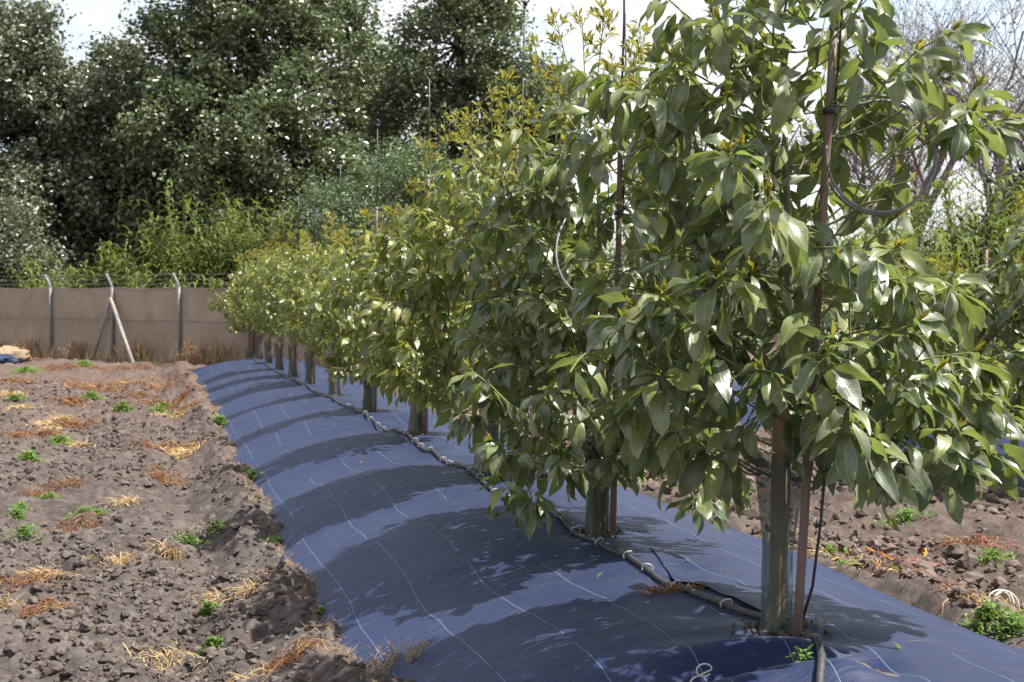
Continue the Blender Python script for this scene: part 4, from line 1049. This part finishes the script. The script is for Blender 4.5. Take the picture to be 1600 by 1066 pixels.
# ------------------------------------------------------------------ boundary fence
FP = [np.array(xy(82 - 0, 37.0)), np.array(xy(283, 34.0))]
fstep = (FP[1] - FP[0]) / 2
fdir = fstep / np.linalg.norm(fstep); fn = np.array([-fdir[1], fdir[0]])
fence = empty('boundary_fence', (FP[0][0], FP[0][1], -.05), 'brown shade cloth fence with cranked grey posts and barbed wire', 'fence')
f0 = np.array([FP[0][0], FP[0][1], -.05])
HT = 1.82
def fpt(k, z, off=0.0):
    p = FP[0] + fstep * k + fn * off; return np.array([p[0], p[1], z]) - f0
for k in range(-3, 7):
    b = MB(); arm = -fdir * .20
    top = fpt(k, HT, -.06); tipv = top + np.array([arm[0], arm[1], .31])
    b.tube([fpt(k, -.3, -.06), fpt(k, 1.0, -.06), fpt(k, HT - .02, -.06)], .040, 8)
    b.tube([fpt(k, HT - .05, -.06), top, top + (tipv - top) * .5, tipv], .033, 8)
    b.build('post', M['steel'], fence)
for s, rr, m_ in ((-.42, .034, 'rust'), (.52, .048, 'rust')):
    b = MB(); foot = fpt(1, 0.0, -.10) + np.array([*(fstep * s * .5 - fn * (.05 if s < 0 else .35)), 0]); foot[2] = -.02
    if s < 0: foot = fpt(1 - .27, .0, -.12)
    else: foot = fpt(1 + .66, -.02, -.75)
    b.tube([foot, (foot + fpt(1, 1.52, -.10)) / 2, fpt(1, 1.52, -.10)], rr, 8); b.build('brace', M[m_], fence)
for k in range(-3, 6):
    b = MB(); nu, nv = 34, 16; V = np.zeros((nu, nv, 3)); r_ = random.Random(k + 30)
    for a in range(nu):
        for c in range(nv):
            f, g = a / (nu - 1), c / (nv - 1)
            sag = .055 * math.sin(math.pi * f) * g
            z = -.04 + g * (HT - .01 - sag + .04)
            off = .02 * math.sin(f * 11 + g * 3 + k) * math.sin(math.pi * f) + .035 * math.sin(math.pi * f) * math.sin(g * 6.2 + k) + .006 * math.sin(f * 55 + 6 * g)
            V[a, c] = fpt(k + .0005 + f * .999, z, off)
    i = np.arange(nu - 1)[:, None] * nv; j = np.arange(nv - 1)[None, :]
    b.add(V, np.stack([i + j, i + nv + j, i + nv + j + 1, i + j + 1], -1).reshape(-1, 4)); cl = b.build('shade_cloth', M['cloth'], fence)
    for zz, nm in ((1.0, 'seam_wire'), (HT - .012, 'top_wire')):
        b = MB(); b.tube([fpt(k + f, zz - (.05 * math.sin(math.pi * f) if zz > 1.2 else .02 * math.sin(math.pi * f)), -.048 if zz < 1.2 else -.012) for f in np.linspace(0, 1, 9)], .008 if zz > 1.2 else .006, 5); b.build(nm, M['steel' if zz > 1.2 else 'wire'], fence)
for q, f in enumerate((.25, .6, .95)):
    b = MB()
    for k in range(-3, 6):
        pts = [fpt(k + g, HT + .31 * f - .02 * math.sin(math.pi * g), -.06) - np.array([*(fdir * .20 * f), 0]) for g in np.linspace(0, 1, 26)]
        b.tube(pts, .0034, 4, cap=False)
        for p in pts[1::3]:
            b.tube([p + np.array([.018, .01, -.022]), p + np.array([-.018, -.01, .022])], .0026, 3, cap=False); b.tube([p + np.array([-.018, .01, -.02]), p + np.array([.018, -.01, .02])], .0026, 3, cap=False)
    b.build('barbed_wire', M['wire'], fence)
# dry grass growing along the fence foot
b = MB(); r_ = random.Random(5)
for k in range(1500):
    t = r_.uniform(-2.4, 4.5); o_ = -abs(r_.gauss(0, .35)) - .12; p = fpt(t, 0, o_) + f0
    hgt = r_.uniform(.06, .28) * (1.7 if math.sin(t * 5) + math.sin(t * 11.3) > .9 else 1); lean = r_.gauss(0, .3) * hgt; z = (gs(p[0], p[1])) - .01; w_ = r_.uniform(.004, .008); s_ = np.array([*fdir, 0]) * w_
    p[2] = z; p1 = p + np.array([lean * .4, r_.gauss(0, .05), hgt * .6]); p2 = p + np.array([lean, r_.gauss(0, .1), hgt])
    b.add([p - s_, p + s_, p1 + s_ * .8, p1 - s_ * .8, p2 + s_ * .15, p2 - s_ * .15], [(0, 1, 2, 3), (3, 2, 4, 5)], lr=r_.random(), mat=0 if r_.random() < .75 else 1)
tag(b.build('dry_grass_strip', [M['straw'], M['rustvine']]), 'dry grass strip growing along the foot of the fence', None, None, 'stuff')
for (t, o_, s) in ((-.25, -.35, .45), (.55, -.3, .4), (1.5, -.3, .5), (2.35, -.4, .55), (2.75, -.5, .6), (-.85, -.3, .3)):
    b = MB(); p = fpt(t, 0, o_) + f0; r2 = random.Random(int(t * 100) + 999)
    for k in range(60):
        h = r2.uniform(0, 6.28); L = r2.uniform(.2, .55) * (s + .5); q0 = np.array([p[0] + r2.gauss(0, s * .3), p[1] + r2.gauss(0, .12), 0.0]); q1 = q0 + np.array([r2.gauss(0, .14), r2.gauss(0, .1), L])
        b.tube([q0, (q0 + q1) / 2 + np.array([.02, 0, 0]), q1], .005, 3, cap=False, lr=r2.random(), mat=1 if k % 3 else 0)
        for m_ in range(5):
            qq = q0 + (q1 - q0) * r2.uniform(.3, 1); v_, f_, uv_ = SMALL[m_ % 4]; b.add(v_ @ (basis(np.array([r2.gauss(0, 1), r2.gauss(0, 1), .5]), UPV) * .07).T + qq, f_, uv=uv_, lr=r2.random(), mat=0)
    tag(b.build('dry_shrub', [M['straw'], M['rustvine']]), 'withered brown weed bush standing at the foot of the fence', 'dry weed', 'withered weeds along the fence')
# heap of straw and rolled fabric by the fence
hx, hy = xy(-5, 33.5)
b = MB(); v, f = ico(2, 5); b.add(v * np.array([.55, .4, .30]) + np.array([0, 0, .10]), None, f); o = b.build('straw_heap', simple('pale_straw_heap', (.20, .13, .085), (.36, .27, .19), 9, 0.9, 0.1, 0.8, dist=.05), None, (hx + .1, hy + .6, 0)); tag(o, 'pale straw heap lying before the fence beside rolled blue fabric', 'heap')
b = MB(); v, f = ico(2, 8); b.add(v * np.array([.55, .35, .22]) + np.array([0, 0, .08]), None, f, uv=v[:, :2]); tag(b.build('rolled_fabric', M['fabric'], None, (hx - .15, hy - .1, 0)), 'crumpled roll of blue weed fabric beside the pale straw heap', 'fabric roll')

# ------------------------------------------------------------------ trees beyond the fence
def rhombi(b, P, D, N, L, W, lr, mat):
    D = D / np.linalg.norm(D, axis=1)[:, None]; S = np.cross(D, N); S /= np.linalg.norm(S, axis=1)[:, None] + 1e-6
    N2 = np.cross(S, D)
    L = L[:, None]; W = W[:, None]
    V = np.stack([P, P + D * L * .5 + S * W + N2 * W * .35, P + D * L - N2 * L * .12, P + D * L * .5 - S * W + N2 * W * .35], 1).reshape(-1, 3)
    q = np.arange(len(P) * 4).reshape(-1, 4)
    t = np.concatenate([q[:, [0, 1, 2]], q[:, [0, 2, 3]]])
    b.add(V, None, t, mat, lr=np.repeat(lr, 4))
def big_tree(u, d, lobes, nleaf, mat, bark, label, name, seed, lsize=(.13, .23), group='trees beyond the fence', wid=.33, droop=.3, clump=.55, nclump=None):
    """lobes: (du metres across, dd metres deep, z, rx, rz, weight)"""
    g = np.random.default_rng(seed); r_ = random.Random(seed)
    x0, y0 = xy(u, d); RVv = np.array([CY, -SY, 0]); FV = np.array([SY, CY, 0])
    e = empty(name, (x0, y0, 0), label, 'tree' if 'tree' in name else 'shrub', group)
    tb = MB(); hmax = max(l[2] for l in lobes); zlow = min(l[2] - l[4] for l in lobes)
    tp = [np.array([.25 * math.sin(k * 1.1 + seed), .2 * math.cos(k * .9 + seed), z]) * (1, 1, 1) for k, z in enumerate(np.linspace(-.15, hmax, 8))]
    tr = .03 + .018 * hmax
    tb.tube(tp, np.linspace(tr, tr * .3, 8), 9)
    cb = MB(); tot = sum(l[5] for l in lobes)
    for (du, dd, z, rx, rz, wt) in lobes:
        c = RVv * du + FV * dd + UPV * z
        # limb to the lobe
        k0 = min(len(tp) - 2, max(1, int(np.searchsorted([p[2] for p in tp], max(.5, z - rz - .3)))))
        tb.tube([tp[k0], (tp[k0] + c) / 2 + np.array([0, 0, -.2]), c, c + np.array([r_.gauss(0, .4), r_.gauss(0, .4), rz * .6])], [tr * .55, tr * .4, tr * .22, tr * .1], 6, cap=False)
        nc = max(6, int((nclump or 60) * wt / tot * len(lobes)))
        # clump centres inside the lobe, biased outwards
        dirs = g.normal(size=(nc, 3)); dirs /= np.linalg.norm(dirs, axis=1)[:, None]
        rad = g.uniform(.35, 1.30, nc) ** .6
        cc = c + dirs * rad[:, None] * np.array([rx, rx, rz])
        for q in range(0, nc, 3):
            tb.tube([c, (c + cc[q]) / 2 + np.array([0, 0, -.1]), cc[q]], [tr * .18, tr * .1, tr * .04], 4, cap=False)
        n = int(nleaf * wt / tot); ci = g.integers(0, nc, n)
        cs = g.uniform(.55, 1.25, nc) * clump
        off = g.normal(size=(n, 3)) * cs[ci][:, None] * np.array([.62, .62, .48])
        Pn = cc[ci] + off
        D = g.normal(size=(n, 3)) * np.array([1, 1, .55]) + np.array([0, 0, -droop]); N = g.normal(size=(n, 3)) * .9 + np.array([0, 0, .8])
        L = g.uniform(*lsize, n); W = L * g.uniform(.8, 1.2, n) * wid
        lrr = np.clip(.5 * g.random(n) + .5 * g.random(nc)[ci], 0, .999)
        ok = Pn[:, 2] > .1
        rhombi(cb, Pn[ok], D[ok], N[ok], L[ok], W[ok], lrr[ok], 0)
    tb.build('trunk', bark, e)
    cr = cb.build('crown', mat, e); cr['kind'] = 'stuff'
    return e
BT = 'tall_tree'
big_tree(0, 47, [(0, 0, 9.6, 2.2, 1.8, 1.1), (1.8, .3, 7.8, 1.9, 1.8, 1), (-1.6, 0, 6.5, 2.2, 2.2, 1), (.8, 0, 4.2, 2.4, 2.0, 1.1), (2.2, -.4, 5.0, 1.5, 1.6, .7)], 44000, M['pop_grey'], M['bark_dark'], 'greyish tree standing beyond the fence past the withered weeds, beside the low glossy shrub', BT, 11)
big_tree(185, 50, [(0, 0, 8.3, 2.1, 1.8, 1.2), (-1.6, 0, 5.6, 1.9, 2.0, .9), (1.6, 0, 5.8, 2.1, 2.0, 1), (0, -.6, 3.8, 2.6, 1.9, 1.1), (2.6, 0, 8.2, 1.4, 1.2, .5)], 44000, M['pop_grey'], M['bark_dark'], 'dark rounded tree beyond the fence between the greyish tree and the tallest glossy tree', BT, 12)
big_tree(385, 47, [(0, 0, 11.0, 2.6, 2.4, 1.2), (-2.0, 0, 8.6, 2.2, 2.0, 1), (1.9, .4, 8.9, 2.1, 2.2, 1), (0, -.8, 6.6, 3.1, 2.2, 1.4), (-1.2, 0, 4.2, 2.6, 1.9, 1.0), (1.8, 0, 5.2, 2.2, 2.0, .9), (-2.6, -.3, 6.2, 1.5, 1.4, .5), (.4, 0, 13.5, 1.8, 1.7, .7)], 74000, M['pop'], M['bark_dark'], 'tallest dense glossy leaved tree behind the reeds beyond the fence', BT, 13)
big_tree(560, 56, [(0, 0, 6.0, 1.8, 2.2, 1), (.6, 0, 9.6, 1.3, 1.6, .6), (-.6, 0, 12.4, 1.3, 1.3, .5), (1.0, 0, 3.6, 2.2, 2, .8)], 26000, M['pop'], M['bark_dark'], 'slender open crowned tree in the gap between the two large glossy trees', BT, 14)
big_tree(715, 52, [(0, 0, 10.6, 2.2, 2.0, 1.1), (-1.5, 0, 8.2, 1.8, 2.0, .9), (1.9, 0, 8.0, 1.8, 1.7, .9), (0, 0, 5.8, 2.8, 2.0, 1.2), (2.9, 0, 9.4, 1.1, .9, .3), (.4, 0, 12.8, 1.5, 1.4, .5), (0, 0, 3.2, 3.0, 1.8, 1), (3.3, 0, 7.6, 1.2, 1.2, .4)], 52000, M['pop'], M['bark_dark'], 'broad glossy tree beyond the fence behind the silvery shrub', BT, 15)
big_tree(620, 40, [(0, 0, 3.9, 1.9, 1.5, 1), (1.5, 0, 3.5, 1.6, 1.5, .9), (-1.6, 0, 3.2, 1.5, 1.4, .8), (.4, 0, 2.0, 2.4, 1.3, 1), (.3, 0, 4.9, 1.0, .8, .4)], 42000, M['silver'], M['bark_pale'], 'pale silvery shrub rising behind the row of sprinkler poles', 'silvery_shrub', 16, (.09, .15), wid=.2, clump=.45)
big_tree(8, 42, [(0, 0, 3.1, 1.2, 1.2, 1), (-.9, 0, 2.4, 1.2, 1.2, 1), (.8, 0, 2.2, .8, .9, .6)], 13000, M['pop_grey'], M['bark_dark'], 'low glossy shrub just over the fence below the greyish tree', 'glossy_shrub', 17, (.09, .15), clump=.4)
big_tree(1680, 44, [(0, 0, 4.6, 1.8, 1.6, 1), (-1.0, 0, 3.2, 1.8, 1.6, 1)], 12000, M['pop'], M['bark_dark'], 'dark bushy tree standing beyond the reeds of the far alley', 'bushy_tree', 18, clump=.45)
for q, (u, d, s) in enumerate(((900, 60, 1.0), (1080, 62, 1.1), (1250, 60, .95))):
    big_tree(u, d, [(0, 0, 2.4, 2.6, 1.6, 1), (1.6, 0, 1.9, 2.2, 1.4, .8), (-1.6, 0, 1.8, 2.2, 1.4, .8)], 9000, M['silver'], M['bark_dark'], 'low pale shrub hidden behind the avocado row beyond the fence', 'far_shrub', 20 + q, (.13, .2), clump=.6, group='low shrubs behind the avocado row')
# dark hedge mass in the gaps under the tall trees
big_tree(250, 53, [(-9, 0, 2.2, 3.2, 1.9, 1), (-4.5, 0, 2.5, 3.0, 2.0, 1), (0, 0, 2.6, 3.0, 2.0, 1), (4.5, 0, 2.5, 3.0, 2.0, 1), (9, 0, 2.3, 3.2, 1.9, 1)], 42000, M['pop'], M['bark_dark'], 'dark thicket of undergrowth beneath the tall trees beyond the fence', 'thicket_shrub', 27, (.14, .22), clump=.6)

# bare branching tree behind the right reeds
def bare_tree(u, d, seed, label, hgt=14):
    r_ = random.Random(seed); g = np.random.default_rng(seed); x0, y0 = xy(u, d)
    e = empty('bare_tree', (x0, y0, 0), label, 'tree', 'trees beyond the fence'); tb = MB(); tips = []
    def grow(p, dv, L, rad, lev):
        n = 5; pts = [p]; q = p.copy(); dd = dv.copy()
        for k in range(n):
            dd = dd + np.array([r_.gauss(0, .10), r_.gauss(0, .10), .03 + r_.gauss(0, .05)]); dd /= np.linalg.norm(dd); q = q + dd * L / n; pts.append(q.copy())
            if lev >= 3: tips.append((q.copy(), dd.copy()))
        tb.tube(pts, np.linspace(rad, rad * .55, n + 1), 7 if lev < 2 else 4 if lev < 4 else 3, cap=False)
        if lev >= 5: return
        kids = {0: 6, 1: 5, 2: 4, 3: 4, 4: 3}[lev]
        for k in range(kids):
            f = r_.uniform(.35, 1.0) if lev else r_.uniform(.45, 1.0); i_ = min(n, int(f * n)); a = r_.uniform(0, 6.28)
            sd = np.array([math.cos(a), math.sin(a), r_.uniform(-.1, .5)]); nd = dd * .75 + sd * r_.uniform(.5, .95); nd /= np.linalg.norm(nd)
            grow(pts[i_], nd, L * r_.uniform(.58, .84), max(.011, rad * (.5 if lev else .6) * r_.uniform(.75, 1.05)), lev + 1)
    grow(np.array([0, 0, -.1]), np.array([0.05, 0, 1.0]), hgt * .24, .32, 0)
    tb.build('trunk', M['bark_pale'], e)
    n = 5000; ii = g.integers(0, len(tips), n); Pn = np.array([tips[k][0] for k in ii]) + g.normal(size=(n, 3)) * .10; cb = MB()
    L = g.uniform(.07, .13, n); rhombi(cb, Pn, g.normal(size=(n, 3)), g.normal(size=(n, 3)), L, L * .3, g.random(n), 0)
    cr = cb.build('crown', M['pop_grey'], e); cr['kind'] = 'stuff'
bare_tree(1540, 44, 41, 'tall pale barked tree with mostly bare branches behind the reeds', 24)
bare_tree(1430, 52, 45, 'second bare branched tree, standing behind the first beyond the reeds', 24)

# giant reeds
def reeds(u, d, hgt, width, n, seed, label, group, name='giant_reed', dry=.12):
    r_ = random.Random(seed); x0, y0 = xy(u, d); e = empty(name, (x0, y0, 0), label, 'reed', group); sb, lb = MB(), MB()
    for k in range(n):
        a = r_.uniform(0, 6.28); q = width * math.sqrt(r_.random()); p = np.array([math.cos(a) * q, math.sin(a) * q * .8, -.05]); H = hgt * r_.uniform(.62, 1.10) * (1 - .25 * (q / width) ** 2)
        ld = np.array([math.cos(a) * .20 * q / width + r_.gauss(0, .07), math.sin(a) * .15 * q / width + r_.gauss(0, .07), 1.0])
        pts = np.array([p + ld * H * f + np.array([ld[0], ld[1], 0]) * .4 * H * f * f for f in np.linspace(0, 1, 6)])
        sb.tube(pts, np.linspace(.016, .004, 6), 4, cap=False); g = r_.uniform(0, 6.28); dead = r_.random() < dry
        for m_ in range(r_.randint(22, 30)):
            f = .15 + .85 * (m_ / 27) ** .9; f = min(f, 1); b0 = np.array([np.interp(f, np.linspace(0, 1, 6), pts[:, c]) for c in range(3)]); g += math.pi + r_.gauss(0, .6)
            hd = np.array([math.cos(g), math.sin(g), 0]); L = r_.uniform(.45, .85) * (1.05 - .38 * f); pit = r_.uniform(.35, 1.0); wv = r_.uniform(.022, .038); pp_ = [b0]; x = b0.copy()
            for s_ in range(4): x = x + (hd * math.cos(pit) + UPV * math.sin(pit)) * L / 4; pp_.append(x.copy()); pit -= r_.uniform(.3, .7)
            sd = np.array([-hd[1], hd[0], 0]); V = []
            for w_, pq in zip((.6, 1, .9, .6, .08), pp_): V += [pq - sd * wv * w_, pq + sd * wv * w_]
            lb.add(V, [(z, z + 1, z + 3, z + 2) for z in (0, 2, 4, 6)], lr=r_.uniform(.88, .999) if dead else r_.uniform(0, .85))
    sb.build('stem', M['reedstem'], e)['kind'] = 'stuff'; lv = lb.build('foliage', M['reed'], e); lv['kind'] = 'stuff'
RL = ['lowest giant reed clump behind the fence, beside the low glossy shrub', 'giant reed clump behind the fence between the first and second visible posts', 'giant reed clump behind the braced fence post', 'tallest giant reed clump, rising sharply behind the fence',
      'giant reed clump beside the tallest clump, toward the silvery shrub', 'broad giant reed clump over the far end of the avocado row', 'giant reed clump touching the pale silvery shrub', 'short yellowish reed clump close behind the barbed wire', 'giant reed clump half hidden before the silvery shrub']
for q, (u, d, h, w_, n) in enumerate(((105, 40, 2.9, 1.0, 46), (165, 40.5, 3.2, 1.0, 46), (230, 40, 3.4, .9, 46), (300, 39.5, 4.7, .8, 60), (352, 40, 4.3, .9, 60), (410, 39.5, 4.5, 1.0, 64), (465, 39, 4.2, .9, 50), (270, 38.3, 3.0, .8, 40), (510, 39, 3.6, .9, 40))):
    reeds(u, d, h, w_, n, 60 + q, RL[q], 'reeds behind the fence')
for q, (u, d, h, w_, n) in enumerate(((1410, 30, 3.9, .9, 62), (1475, 29, 4.1, .9, 66), (1540, 30, 4.2, .9, 66), (1600, 29.5, 4.3, .9, 60), (1440, 27.5, 3.2, .7, 46), (1560, 27.5, 3.2, .7, 46), (1350, 31, 3.7, .8, 40))):
    reeds(u, d, h, w_, n, 80 + q, ('short' if h < 3.5 else 'tall') + ' giant reed clump with browned stems beneath the mostly bare trees', 'reeds beneath the bare tree', dry=.22)
